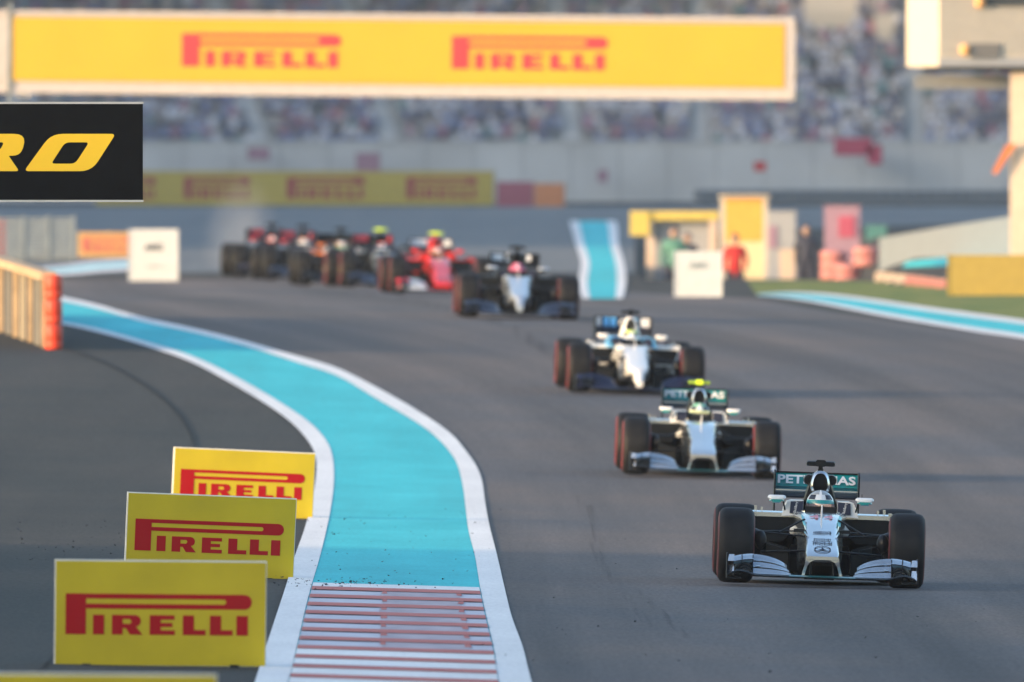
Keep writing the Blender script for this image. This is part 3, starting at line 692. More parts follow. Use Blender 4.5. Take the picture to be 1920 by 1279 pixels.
        P('endplate_panel', 'epanel_a'+k, lambda: endplate_panel(sx,.085,.17), L['endp'], ep); P('endplate_panel', 'epanel_b'+k, lambda: endplate_panel(sx,.205,.262), L['endp'], ep)
        for i, (a, b, yy) in enumerate(((.035,.048,-1.14),(.060,.072,-1.08),(.084,.094,-1.02))):
            P('wing_tunnel', 'tunnel_%s%d' % (k, i), lambda: tunnel(sx, a, b, yy), DARKC, t, 60)
        P('cascade_flap', 'casc_%sa' % k, lambda: cascade(sx, .225, .045), L['endp']); P('cascade_flap', 'casc_%sb' % k, lambda: cascade(sx, .20, .02), L['casc']); P('cascade_flap', 'casc_%sc' % k, lambda: cascade(sx, .165, .03, .54, .63), L['endp'])
        P('wing_fence', 'wfence_'+k, lambda: fence_plate(sx, .604), BLACKC); P('wing_fence', 'wfence3_'+k, lambda: fence_plate(sx, .70), BLACKC)
        P('rear_wing_endplate', 'rw_end_'+k, lambda: rw_end(sx), L['rwend'])
    P('front_wing_centre', 'wing_center', wing_center, L['center'])
    rf = P('rear_wing_flap', 'rw_flap', rw_flap, L['rw'], t, 50); P('flap_edge', 'rw_edge', rw_edge, BLACKC, rf)
    P('rear_wing_lower_flap', 'rw_low', rw_low, L['rwlow']); P('rear_wing_line', 'rw_line', rw_line, L['rwline']); P('rear_wing_plane', 'rw_main', rw_main, L['rwmain'], t, 50); P('rear_wing_pylon', 'rw_pylon', rw_pylon, BLACKC)
    tcm = P('camera_pod', 'tcam', tcam, L['cam'], t, 40); P('camera_body', 'tcam_mid', tcam_mid, L['camm'], tcm, 40); P('camera_stalk', 'tstalk', tstalk, BLACKC, tcm)
    if 'txt' in L:
        o = obj('lettering', cm('rwtxt', lambda: text_mesh('PETRONAS', .69, .082, .03)), PUREW, rf); o.location = (0, 3.918, .885); o.rotation_euler = (-R(20), 0, 0)
    for (xa, xb, za, zb, m) in L.get('rwblocks', ()):
        key = 'blk%.3f%.3f%.3f%.3f' % (xa, xb, za, zb)
        P('wing_stripe', key, lambda: MB().hexa([(xa,3.905,za),(xb,3.905,za),(xb,3.99,za),(xa,3.99,za),(xa,3.925+.4*(zb-.88),zb),(xb,3.925+.4*(zb-.88),zb),(xb,3.99,zb),(xa,3.99,zb)]), m, rf)
    if det >= 2:
        sl = math.atan2(.36, 1.5)
        for (body, w, h, y, z, m) in (('PETRONAS', .17, .11, -.62, .380, NAVY), ('PETRONAS', .15, .05, -.49, .408, NAVY), ('BLACKBERRY', .16, .08, -.24, .464, NAVY)):
            o = obj('lettering', cm('n' + body + str(h), lambda: text_mesh(body, w, h, .02)), m, ch); on_nose(o, y, z + .004, math.atan2(.066, .3), 1)
        o = obj('emblem', cm('emblem', star_ring), NAVY, ch); on_nose(o, -.865, .3285, R(13.0)); o.scale = (1.05, 1, 1.7)
        for xx in (-.062, .062):
            o = obj('race_number', cm('num', lambda: text_mesh('4', .085, .15, .02)), mat('faded_red_number', (.62,.22,.28), .4), ch); on_nose(o, .34, .598, R(10)); o.location.x = xx
        for sx in (-1, 1):
            o = obj('lettering', cm('pad', lambda: text_mesh('BlackBerry', .10, .03, .01)), PUREW, t); o.location = (sx*.215, 1.203, .665); o.rotation_euler = (0, R(-80), 0)
        for sx in (-1, 1):
            P('nose_side_stripe', 'nss%d' % sx, lambda: MB().hexa([(sx*.150-.012,.05,.528),(sx*.150+.012,.05,.516),(sx*.166+.012,.45,.592),(sx*.166-.012,.45,.606),(sx*.150-.012,.05,.534),(sx*.150+.012,.05,.522),(sx*.166+.012,.45,.598),(sx*.166-.012,.45,.612)]), mat('light_teal', (.15,.6,.6), .3), ch)
    return t

def driver(car_o, label, shell, top, band, vis, suit):
    t = empty('person', car_o.matrix_world, label, 'racing driver', 'helmeted drivers sitting in the racing cars')
    b = obj('body', cm('driver_body', driver_body), suit, t)
    h = obj('helmet', cm('helmet', helmet_shell, 60), shell, t, (0, 1.46, .682))
    obj('visor', cm('visor', lambda: patch(82, 118, 190, 350, 1.02), 60), vis, h)
    obj('visor_strip', cm('vstrip', lambda: patch(68, 82, 195, 345, 1.025), 60), band, h)
    obj('helmet_top', cm('htop', lambda: patch(4, 44, 0, 360, 1.01, 5, 24), 60), top, h)
    for q, (a0, a1) in enumerate(((205, 245), (295, 335))): obj('helmet_patch', cm('hpatch%d' % q, lambda: patch(46, 66, a0, a1, 1.018, 4, 5), 60), VISD, h)
    obj('helmet_stripe', cm('hstripe', lambda: patch(10, 68, 262, 278, 1.02, 8, 3), 60), PUREW, h)
    return t
VIS = mat('visor_glass', (.55, .40, .36), .15, metal=0.7)
VISD = mat('visor_dark', (.06, .06, .07), .15, metal=0.5)
SUITW = mat('suit_white', (.6, .62, .63), .8); SUITD = mat('suit_dark', (.03, .035, .06), .8); SUITR = mat('suit_red', (.5, .02, .02), .8)
WCAR = mat('white_car_paint', (.80, .79, .77), .3, coat=.5, var=.02); NAVYP = mat('navy_paint', (.008, .012, .045), .4, spec=.3); LBLUE = mat('light_blue_paint', (.14, .48, .85), .4)
REDC = mat('red_car_paint', (.62, .012, .012), .3, coat=.5, var=.03); BLUEB = mat('midnight_blue_paint', (.012, .018, .045), .3, coat=.4); ORG = mat('orange_paint', (.75, .20, .04), .45); GRN = mat('pale_green', (.18, .5, .33), .4); PINK = mat('pink_paint', (.85, .16, .28), .4); REDW = mat('wing_red', (.6, .05, .06), .4); GREYP = mat('silver_grey_paint', (.50, .56, .64), .28, metal=.5, coat=.4)

c1 = car('silver racing car in front, sharpest, black camera bar, teal rear wing', 1537, 1101, 0.3, dict(L0, txt=1, band=mat('shaded_red_sidewall', (.09, .012, .015), .6)), 2)  # sidewall red darkened, the front car's shade put into the colour
driver(c1, 'driver in white and teal helmet in the front silver car', PUREW, mat('helmet_grey', (.35, .37, .38), .25, coat=.5), TEAL, VIS, SUITW)
c2 = car('silver racing car second in line with lime yellow camera bar', 1313, 896, 1.1, dict(L0, txt=1, cam=mat('dull_lime', (.25, .38, .03), .5), camm=LIME), 1)
driver(c2, 'driver in pale green helmet in the second silver car', mat('helmet_pale', (.55, .62, .60), .3), GRN, mat('helmet_yellow', (.6, .62, .3), .4), VISD, SUITW)
W3 = dict(L0, nose='finger', body=WCAR, nosem=WCAR, pod=WCAR, podtop=WCAR, wing=NAVYP, center=NAVYP, main=NAVYP, endp=NAVYP, casc=NAVYP, rw=NAVYP, rwlow=NAVYP, rwline=NAVYP, mir=WCAR, mirlow=WCAR, hoop=WCAR, cover=WCAR, rest=LBLUE, rwblocks=[(-.358,-.285,.80,.937,WCAR),(-.255,-.18,.80,.937,LBLUE),(-.165,-.085,.80,.937,LBLUE),(.06,.19,.80,.937,LBLUE),(.245,.357,.80,.937,WCAR)])
c3 = car('white racing car with navy wings and a finger nose, third', 1190, 741, 2.6, W3, 1)
driver(c3, 'driver in lime and white helmet in the white car', WCAR, LIME, WCAR, VISD, SUITW)
W4 = dict(L0, nose='finger', body=GREYP, nosem=GREYP, pod=BLACKC, podtop=DARKC, wing=BLUEB, center=BLACKC, main=BLUEB, endp=BLUEB, casc=BLACKC, rw=BLACKC, rwlow=BLACKC, rwline=DARKC, mir=GREYP, mirlow=BLACKC, hoop=BLACKC, cover=BLACKC, rest=DARKC, rwblocks=[(-.34,-.17,.84,.93,PUREW),(-.12,-.03,.82,.94,PUREW),(.03,.12,.83,.94,PUREW),(.17,.25,.84,.93,PUREW)])
c4 = car('silver grey racing car with black wings, fourth, pink-helmeted driver', 971, 599, 1.2, W4, 1)
driver(c4, 'driver in pink helmet in the fourth car', PINK, PINK, PINK, VISD, SUITD)
W5 = dict(L0, nose='wide', body=REDC, nosem=REDC, pod=REDC, podtop=REDC, wing=WCAR, center=REDC, main=WCAR, endp=REDC, casc=REDC, rw=WCAR, rwlow=BLACKC, rwline=BLACKC, mir=REDC, mirlow=REDC, hoop=REDC, cover=REDC, rest=REDC, pad=REDC, cam=LIME, camm=LIME, rwblocks=[(-.05,.05,.82,.94,REDC)])
c5 = car('red racing car with white wings and lime camera bar', 826, 553, 3.0, W5, 1)
driver(c5, 'driver in red and white helmet in the red car', WCAR, REDC, ORG, VISD, SUITR)
W6 = dict(W4, nosem=mat('slate_paint', (.10,.13,.17), .35), mir=DARKC, rw=REDW, rwblocks=[(-.06,.06,.82,.94,BLACKC)], nose='wide', cam=LIME, camm=LIME)
c6 = car('slate racing car with red rear wing tucked behind the red car', 728, 540, 5.0, W6, 1)
driver(c6, 'driver in the slate car with red rear wing', VISD, REDW, GREYP, VISD, SUITD)
W7 = dict(L0, nose='wide', body=PUREW, nosem=PUREW, pod=BLACKC, podtop=ORG, wing=BLACKC, center=BLACKC, main=BLACKC, endp=BLACKC, casc=BLACKC, rw=BLACKC, rwlow=BLACKC, rwline=ORG, mir=ORG, mirlow=BLACKC, hoop=BLACKC, cover=BLACKC, rest=PUREW, band=BLACKC)
c7 = car('black racing car with white nose and orange trim in the far pack', 645, 537, 2.5, W7, 1)
driver(c7, 'driver in the black and orange car with white nose', ORG, PUREW, GRN, VISD, SUITD)
W8 = dict(L0, nose='wide', body=BLUEB, nosem=BLUEB, pod=BLUEB, podtop=BLUEB, wing=BLUEB, center=BLUEB, main=BLUEB, endp=BLUEB, casc=BLUEB, rw=BLUEB, rwlow=BLUEB, rwline=REDW, mir=REDW, mirlow=BLUEB, hoop=BLUEB, cover=BLUEB, rest=BLUEB, band=BLACKC, rwblocks=[(-.30,-.05,.83,.93,REDW),(.08,.30,.83,.93,REDW)])
c8 = car('dark blue racing car with red rear wing beside the white-nosed one', 578, 527, 4.0, W8, 1)
driver(c8, 'driver in pale orange helmet in the right dark blue car', WCAR, ORG, WCAR, VISD, SUITD)
c9 = car('last dark blue racing car, leftmost of the pack', 519, 521, 4.0, W8, 1)
driver(c9, 'driver in red helmet in the leftmost dark blue car', WCAR, REDW, REDW, VISD, SUITD)

# ------------------------------------------------------------------ foam boards with logo
def board(label, TL, TR, BR, yaw, group, logo=True):
    a = gnd((TL[0] + BR[0])/2, BR[1] - (BR[0]-TL[0])*.008); s = F / a.y
    w = (TR[0]-TL[0])/s/math.cos(R(yaw)); h = (BR[1]-TR[1])/s; roll = math.atan2(TR[1]-TL[1], TR[0]-TL[0])
    a = gnd((TL[0]+TR[0])/2, (BR[1] + BR[1]-(TR[1]-TL[1]))/2)
    t = empty('foam_board', Matrix.Translation(a) @ Matrix.Rotation(roll, 4, 'Y') @ Matrix.Rotation(R(yaw), 4, 'Z'), label, 'advertising board', group)
    obj('foam_block', MB().box(-w/2, w/2, 0, .10, 0, h).mesh('foam_block'), FOAM, t)
    obj('front_panel', MB().box(-w/2+.006, w/2-.006, -.006, -.0005, .004, h-.010).mesh('front_panel'), YEL, t)
    for sx in (-1, 1): obj('foot', MB().box(sx*w*.35-.03, sx*w*.35+.03, -.06, .2, -.03, .014).mesh('foot'), DARKC, t)
    if logo:
        o = obj('logo_lettering', LOGO, LRED, t); lw = w*.884; o.scale = (lw, 1, h*.385/.211); o.location = (-w/2 + .051*w, -.0065, h*.295)
    return t
G = 'yellow boards in a row beside the kerb'
board('nearest full yellow board with red lettering, at the bottom left', (102,1049), (498,1053), (494,1251), 3, G)
board('middle of the three yellow lettered boards beside the kerb', (233,921), (551,934), (547,1089), 6, G)
board('farthest of the three yellow lettered boards, partly covered, by the white line', (321,837), (587,849), (580,976), 6, G)
nb = board('yellow board cut off by the bottom edge, only its top showing', (-60,1262), (405,1265), (400,1500), 0, G, False)

# ------------------------------------------------------------------ black sign overhead at left
Ys = 279.0; s_ = F/Ys
t = empty('overhead_sign', at(268, 375, Ys), 'black overhead sign with yellow letters and aluminium edges, upper left', 'sign')
t.rotation_euler = (0, 0, R(2))
wS, hS = 620/s_, 180/s_
obj('sign_panel', MB().box(-wS, 0, 0, .12, 0, hS).mesh('sign_panel'), SIGNB, t)
obj('edge_trim', MB().box(-wS-.002, .004, -.012, .13, hS, hS+.018).mesh('edge_trim'), ALU, t)
obj('edge_trim', MB().box(-wS-.002, .004, -.012, .13, -.018, 0).mesh('edge_trim'), ALU, t)
# letters as drawn shapes: slanted O and R
def pxl(pts): return [((x - 268)/s_, (375 - y)/s_) for x, y in pts]
def slant(x0, x1, y0, y1, r, sk): return pxl([(x + sk*((y1 - (yy))/1.0), yy) for x, yy in rrect(x0, x1, y0, y1, r)])
def sl_poly(c, r, n=5):      # rounded polygon from corners
    out = []
    for i in range(len(c)):
        p = Vector(c[i]); a = Vector(c[i-1]) - p; b = Vector(c[(i+1) % len(c)]) - p; rr = r[i] if isinstance(r, (list, tuple)) else r
        p0 = p + a.normalized()*rr; p1 = p + b.normalized()*rr
        for k in range(n + 1):
            q = k/n; w = (1-q)**2*p0 + 2*q*(1-q)*p + q*q*p1; out.append((w.x, w.y))
    return out
O1 = sl_poly([(45,321),(96,251),(217,251),(172,321)], [9,22,9,22]); O2 = sl_poly([(96,307),(122,267),(167,267),(141,307)], [7,9,7,9])
obj('lettering', flat_mesh([pxl(O1), pxl(O2)], .006), SIGNY, t, (0, -.001, 0))
R1 = sl_poly([(-118,321),(-66,251),(52,251),(38,292),(16,292),(36,321),(-22,321),(-40,297),(-54,297),(-70,321)], [8,16,26,14,3,6,6,3,3,6]); R2 = sl_poly([(-36,281),(-24,267),(8,267),(0,281)], [4,4,6,5])
obj('lettering', flat_mesh([pxl(R1), pxl(R2)], .006), SIGNY, t, (0, -.001, 0))
pz = t.location
for dx in (-2.2, -2.75): obj('sign_post', MB().box(dx-.05, dx+.05, .13, .23, gz(pz.x+dx, Ys)-pz.z-.1, hS).mesh('sign_post'), ALU, t)

# ------------------------------------------------------------------ yellow gantry
Yg = 640.0; sg = F/Yg
t = empty('track_gantry', at(740, 180, Yg), 'long yellow overhead gantry board with red lettering and white frame', 'gantry')
t.rotation_euler = (0, R(0.55), 0)
X = lambda u: (u - 740)/sg
Z = lambda v, u=740: (180 - (v - (u-740)*.0096))/sg
WF = mat('gantry_white', (.54, .49, .46), .5, var=.06)
fz0, fz1 = -.02, 1.08
obj('box_frame', MB().box(X(-260), X(1487), 0, .9, 0, 154/sg).mesh('box_frame'), WF, t)
obj('face_panel', MB().box(X(22), X(1470), -.03, -.005, 22/sg, 141/sg).mesh('face_panel'), YELG, t)
obj('face_panel', MB().box(X(-255), X(14), -.03, -.005, 22/sg, 141/sg).mesh('face_panel'), WF, t)
for (a, b) in ((340, 640), (846, 1140)):
    o = obj('logo_lettering', LOGO, LREDG, t); o.scale = ((b-a)/sg, 4, 62/sg/.211); o.location = (X(a), -.031, 52/sg)
for v0 in (0, 146): obj('frame_rail', MB().box(X(-262), X(1490), -.05, .95, v0/sg - .012, v0/sg + .045).mesh('frame_rail'), WF, t)
obj('frame_stile', MB().box(X(1474), X(1490), -.04, -.005, .05, 145/sg).mesh('frame_stile'), WF, t)
obj('frame_stile', MB().box(X(14), X(21), -.05, -.005, -.25, 170/sg).mesh('frame_stile'), STEELG, t)
gzl = gz(X(-120) + t.location.x, Yg)
obj('gantry_post', MB().box(X(-140), X(-105), .2, .55, gzl - t.location.z - .2, .0).mesh('gantry_post'), WF, t)
for u in (38, 52): obj('floodlight', MB().box(X(u)-.035, X(u)+.035, -.05, .1, -.10, -.02).mesh('floodlight'), CREAM, t)

# ------------------------------------------------------------------ left barrier and drums
A0 = gnd(98, 655); B0 = Vector((A0.x - 2.05, A0.y + 26, 0)); B0.z = gz(B0.x, B0.y)
t = empty('barrier_wall', A0, 'beige slatted barrier wall with dark gaps behind the red drums', 'barrier')
d = B0 - A0; L = d.length; n = 16
for i in range(n):
    q = d*(i + .55)/n; wv = .055 + .05*random.random(); hh = .93 + .06*random.random(); zz = gz(A0.x+q.x, A0.y+q.y) - A0.z
    obj('upright', MB().box(q.x-.04-wv/2, q.x-.04+wv/2, q.y-.25, q.y+.25, zz, zz+hh).mesh('upright'), [BEIGE, mat('grey_beige', (.30,.28,.24), .8), BEIGE, mat('pale_beige', (.5, .42, .3), .8)][i % 4], t)
m = MB(); secs = []
for i in range(9):
    q = d*i/8; zz = gz(A0.x+q.x, A0.y+q.y) - A0.z; secs.append([(q.x-.15,q.y,zz+.95),(q.x+.06,q.y,zz+.95),(q.x+.06,q.y,zz+1.06),(q.x-.15,q.y,zz+1.06)])
m.loft(secs); obj('top_rail', m.mesh('top_rail'), BEIGE, t)
m = MB(); secs = []
for i in range(9):
    q = d*i/8; zz = gz(A0.x+q.x, A0.y+q.y) - A0.z; secs.append([(q.x+.02,q.y+.3,zz),(q.x+.10,q.y+.3,zz),(q.x+.10,q.y+.3,zz+.95),(q.x+.02,q.y+.3,zz+.95)])
m.loft(secs); obj('back_wall', m.mesh('back_wall'), DARK, t)
t = empty('drum_stack', A0 + Vector((.02, -.25, 0)), 'stack of three bright red drums at the end of the barrier', 'drum')
for i in range(3):
    z0 = i*.345
    obj('drum', cm('drum', lambda: MB().lathe([(0,0),(0,.105),(.02,.118),(.10,.122),(.11,.116),(.12,.122),(.31,.120),(.335,.105),(.338,0)], 'z', 28), 50), ORR, t, (0, 0, z0 + .003))

# ------------------------------------------------------------------ distance markers and small boards
def flatboard(name, label, cat, u0, u1, v0, v1, m, txt=None, group=None, thick=.12, feet=True, Y=None):
    g_ = gnd((u0+u1)/2, v1) if Y is None else at((u0+u1)/2, v1, Y); s = F/g_.y; w = (u1-u0)/s; h = (v1-v0)/s
    t = empty(name, g_, label, cat, group)
    obj('panel', MB().box(-w/2, w/2, 0, thick, .02, h).mesh('panel'), m, t)
    for sx in (-1, 1):
        if feet: obj('foot', MB().box(sx*w*.36-.04, sx*w*.36+.04, -.1, .25, -.03, .02).mesh('foot'), DARKC, t)
        obj('side_trim', MB().box(sx*w*.49-.012, sx*w*.49+.012, -.012, thick*.9, .03, h+.006).mesh('side_trim'), m, t)
    for (tx, fw, fh, fz, mm) in (txt or ()):
        o = obj('lettering', text_mesh(tx, w*fw, h*fh, .03, .2, .004), mm, t, (0, -.003, h*fz))
    return t, w, h
GREYT = mat('grey_lettering', (.10, .11, .12), .6); PALET = mat('pale_lettering', (.30, .36, .38), .6)
MW = mat('marker_white', (.60, .62, .63), .6)
flatboard('marker_board', 'white square marker board standing left of the far pack', 'marker board', 241, 334, 430, 529, MW, [('AMG', .40, .14, .66, GREYT), ('AMG', .36, .045, .30, PALET)])
flatboard('marker_board', 'white marker board right of centre, beside the orange hut', 'marker board', 1264, 1354, 471, 559, MW, [('AMG', .45, .15, .70, PALET)])
flatboard('yellow_barrier_block', 'plain yellow board standing on the grass at the right edge', 'board', 1777, 1990, 478, 556, mat('shaded_yellow', (.40, .29, .06), .6))  # yellow darkened, the board's shade put into its colour

# ------------------------------------------------------------------ left fence and far banners
p0 = gnd(140, 490); s = F/p0.y
t = empty('mesh_fence', p0, 'grey metal fence of horizontal bars at the far left', 'fence')
for i in range(11): obj('bar', MB().box(-190/s, 0, -.02, .02, .04+i*.083, .04+i*.083+.052).mesh('bar'), STEELG, t)
for i in range(5): obj('post', MB().box(-i*47/s-.05, -i*47/s, -.06, -.025, -.1, .98).mesh('post'), STEELG, t)
obj('plinth', MB().box(-195/s, .02, .03, .25, -.2, .10).mesh('plinth'), DARK, t)
flatboard('red_post', 'dark red post at the left edge above the barrier', 'post', -14, 8, 411, 489, mat('post_red', (.45,.03,.03), .6), feet=False)
def banner(label, u0, u1, v0, v1, Y, m, logos=(), lm=None, cat='banner', name='advertising_banner'):
    p = at(u0, v1, Y); s = F/Y; w = (u1-u0)/s; h = (v1-v0)/s
    t = empty(name, p, label, cat)
    obj('panel', MB().box(0, w, 0, .06, 0, h).mesh('panel'), m, t)
    k = max(2, int(w/1.6))
    for i in range(k + 1): obj('post', MB().box(w*i/k-.03, w*i/k+.03, .065, .13, -.3 + gz(p.x+w*i/k, Y) - p.z, h+.03).mesh('post'), STEELG, t)
    for (a, b) in logos:
        o = obj('logo_lettering', LOGO, lm, t); o.scale = ((b-a)/s, 3, h*.62/.211); o.location = ((a-u0)/s, -.002, h*.2)
    return t
BY = mat('faded_yellow', (.48, .38, .10), .6, var=.08); BRD = mat('faded_red', (.34, .07, .08), .6)
banner('long faded yellow banner with dull red lettering behind the pack', 180, 925, 321, 385, 850, BY, ((205,292),(345,470),(538,685),(762,895)), BRD)
banner('dull purple red banner at the right end of the long yellow one', 932, 1000, 341, 389, 848, mat('purple_red', (.36,.12,.17), .6))
banner('orange banner at the right end of the purple red one', 1002, 1058, 344, 391, 847, mat('dull_orange', (.58,.24,.12), .6))
banner('small orange banner with red lettering beside the square marker board', 147, 262, 436, 482, gnd(200, 483).y, mat('orange_banner', (.55,.33,.10), .6), ((155,250),), mat('banner_red', (.50,.10,.10), .6))

# ------------------------------------------------------------------ right-hand clutter
def hut(): 
    Y = 668; s = F/Y; p = at(1395, 545, Y); p.z = gz(p.x, Y); h = H - (370-VH)*Y/F - p.z; w = 80/s
    t = empty('marshal_hut', p, 'tall bright orange and cream marshal hut right of centre', 'hut')
    obj('back_panel', MB().box(-w/2, w/2, .5, .56, 0, h).mesh('back_panel'), CREAM, t)
    for sx in (-1, 1): obj('side_panel', MB().box(sx*w/2-.05, sx*w/2+.05, 0, .5, 0, h-.02).mesh('side_panel'), CREAM, t)
    obj('upper_panel', MB().box(-w/2+.05, w/2-.05, .0, .06, h*.62, h-.03).mesh('upper_panel'), mat('hut_orange', (.85,.42,.07), .5), t)
    obj('lower_panel', MB().box(-w/2+.05, w/2-.05, .02, .08, h*.1, h*.62).mesh('lower_panel'), mat('hut_cream', (.85,.66,.38), .5), t)
    obj('roof', MB().box(-w/2-.08, w/2+.08, -.1, .7, h, h+.05).mesh('roof'), CREAM, t)
hut()
Yc = 690; sc = F/Yc
def clutter(name, label, cat, u0, u1, v0, v1, m, Y=Yc, deep=.5, extra=()):
    p = at((u0+u1)/2, v1, Y); s = F/Y; g0 = gz(p.x, Y); w = (u1-u0)/s; z1 = H-(v0-VH)*Y/F
    p.z = min(g0, H-(v1-VH)*Y/F); h = z1 - p.z
    t = empty(name, p, label, cat)
    obj('panel', MB().box(-w/2, w/2, 0, deep, 0, h).mesh('panel'), m, t)
    for (a, b, c, dd, mm, nm) in extra:
        obj(nm, MB().box(-w/2 + w*a, -w/2 + w*b, -.03, .0, h*c, h*dd).mesh(nm), mm, t)
    obj('cap', MB().box(-w/2-.02, w/2+.02, -.02, deep+.02, h, h+.03).mesh('cap'), m, t)
    return t
YB = mat('awning_yellow', (.62,.47,.10), .6); PKM = mat('pink_mauve', (.36,.22,.29), .6); GPN = mat('grey_panel', (.36,.37,.39), .7); CRN = mat('crimson', (.46,.08,.14), .6); PEACH = mat('peach_panel', (.66,.50,.38), .6); TGRN = mat('teal_green', (.07,.22,.21), .7); PKR = mat('pinkish_red', (.55,.21,.19), .6)
# yellow frame left of the hut
t = empty('marshal_shelter', at(1182, 545, 676), 'yellow-topped shelter with a grey back, left of the orange hut', 'shelter'); g0 = gz(t.location.x+.8, 676); t.location.z = g0; s = F/676; zt = H-(396-VH)*676/F - g0
obj('beam', MB().box(0, 165/s, 0, .15, zt-17/s, zt).mesh('beam'), YB, t)
obj('side_box', MB().box(-.01, 36/s, -.05, .2, zt-46/s, zt-.01).mesh('side_box'), YB, t)
obj('back_panel', MB().box(40/s, 160/s, .3, .36, 0, zt-.05).mesh('back_panel'), GPN, t)
for u in (30, 148): obj('leg', MB().box(u/s, (u+14)/s, .02, .14, 0, zt-17/s).mesh('leg'), PEACH, t)
clutter('panel_wall', 'grey panel wall with a pink notice right of the orange hut', 'panel', 1437, 1492, 398, 530, GPN, 690, .3, ((.05,.35,.6,.85,PKM,'notice'),))
clutter('peach_board', 'pale peach upright board in front of the grey panel wall', 'board', 1462, 1490, 470, 530, PEACH, 660, .15)
clutter('mauve_panel', 'pink mauve panel with a crimson square above the tyre stacks', 'panel', 1546, 1612, 388, 530, PKM, 690, .3, ((.4,.85,.6,.88,CRN,'square_sign'),))
clutter('green_cabinet', 'dark teal cabinet between the mauve panel and the grey curved wall', 'cabinet', 1624, 1662, 425, 530, TGRN, 700, .4)
def tyrestack(label, u, v0, n, Y, m):
    p = at(u, 530, Y); p.z = gz(p.x, Y); n = max(2, int((H-(v0-VH)*Y/F - p.z)/.205)); t = empty('tyre_stack', p, label, 'tyre stack', 'tyre stacks behind the grass')
    for i in range(n): obj('tyre', cm('btyre', lambda: MB().lathe([(0,.14),(.0,.24),(.04,.29),(.16,.29),(.2,.24),(.2,.14)], 'z', 18), 60), m if i % 2 == 0 or m is not PKR else PKR, t, (0, 0, .001 + i*.205))
tyrestack('tall pinkish red tyre stack below the mauve panel, left one', 1564, 465, 8, 668, PKR)
tyrestack('tall pinkish red tyre stack below the mauve panel, right one', 1590, 480, 7, 664, PKR)
tyrestack('lower red tyre stack beside the cream ribbon barrier', 1625, 490, 6, 660, PKR)
# low ribbon of red and cream blocks along the grass
for i in range(7):
    u = 1650 + i*19; v = 516 + i*2.4; p = gnd(u, v + 12); 
    t = empty('barrier_block', p, ['leftmost cream low barrier block of the ribbon behind the grass', 'cream low barrier block between two cream ones behind the grass', 'cream low barrier block touching the first pinkish red one', 'first pinkish red low barrier block, next to the cream ones', 'second pinkish red low barrier block from the cream ones', 'third pinkish red low barrier block from the cream ones', 'pinkish red low barrier block nearest the yellow board'][i], 'barrier block', 'blocks of the low ribbon barrier')
    obj('block', MB().prism([(-.105,0),(.105,0),(.09,.17),(-.09,.17)], 0, .2).mesh('block'), PEACH if i < 3 else PKR, t); obj('top_strap', MB().box(-.09,.09,.02,.18,.171,.185).mesh('top_strap'), PEACH, t)
# curved grey wall
m = MB(); secs = []
for i in range(13):
    k = i/12; u = 1648 + 330*k; Y = 640 - 26*k; vt = 447 - 62*k + 10*k*k; x = (u-960)*Y/F; z1 = H-(vt-VH)*Y/F; z0 = gz(x, Y) - .1
    secs.append([(x, Y, z0), (x, Y, z1), (x+.02, Y+.25, z1), (x+.02, Y+.25, z0)])
m.loft(secs); tw = obj('curved_wall', m.mesh('curved_wall'), GREYW, None, label='low grey curved wall behind the yellow board at the right', category='wall')

# ------------------------------------------------------------------ people at the trackside
def stand_person(label, u, vhead, Y, top, legs, skin, lean=0.0):
    x = (u-960)*Y/F; g0 = gz(x, Y); zh = H-(vhead-VH)*Y/F; k = (zh - g0)/1.76
    def bm():
        V = [(0,0,.95),(0,0,1.15),(0,.0,1.38),(0,-.01,1.50),(-.17,0,1.42),(-.24,-.02,1.16),(-.22,-.14,.95),(.17,0,1.42),(.25,-.03,1.16),(.20,-.18,1.0),(-.09,0,.88),(-.10,-.02,.48),(-.11,.02,.08),(-.12,-.12,.04),(.09,0,.88),(.12,-.04,.48),(.14,0,.08),(.15,-.14,.04)]
        E = [(0,1),(1,2),(2,3),(2,4),(4,5),(5,6),(2,7),(7,8),(8,9),(0,10),(10,11),(11,12),(12,13),(0,14),(14,15),(15,16),(16,17)]
        return skin_body('standing_body', V, E, [.15,.14,.16,.06,.08,.055,.045,.08,.055,.045,.095,.07,.05,.04,.095,.07,.05,.04], 0, 1)
    t = empty('person', (x, Y, g0), label, 'person', 'people working behind the grass'); t.rotation_euler = (0, lean, 0)
    b = obj('body', cm('standing_body', bm), top, t); b.scale = (k,)*3
    hd = obj('head', cm('head', lambda: MB().ball((0,-.02,1.63), .085, .10, .125, 14, 10), 80), skin, t); hd.scale = (k,)*3
    hr = obj('hair', cm('hair', lambda: MB().ball((0,-.005,1.655), .092, .105, .115, 14, 6, 0, 1.5), 80), legs, t); hr.scale = (k,)*3
    tr = obj('trousers', cm('trousers', lambda: MB().tube((-.09,0,.95),(-.105,0,.08),.115,10,.085).tube((.09,0,.95),(.135,0,.08),.115,10,.085), 60), legs, t); tr.scale = (k,)*3
SKN = mat('skin', (.45,.28,.2), .6)
stand_person('marshal in a red jacket in front of the orange hut', 1378, 438, 660, SUITR, SUITD, SKN)
stand_person('person in a green top under the yellow shelter', 1264, 424, 668, mat('green_top', (.09,.24,.19), .8), SUITD, SKN)
stand_person('person in dark blue beside the green-topped one under the shelter', 1289, 436, 670, SUITD, SUITD, SKN)
stand_person('person in dark clothes between grey and mauve panels', 1512, 420, 675, SUITD, SUITD, SKN)

# ------------------------------------------------------------------ camera tower at right
Yt = 606; st_ = F/Yt; p = at(1760, 125, Yt)
t = empty('camera_tower', p, 'cream cabin on a tall peach post at the upper right', 'tower')
yaw = R(0)
wL = 58/st_; wF = 240/st_
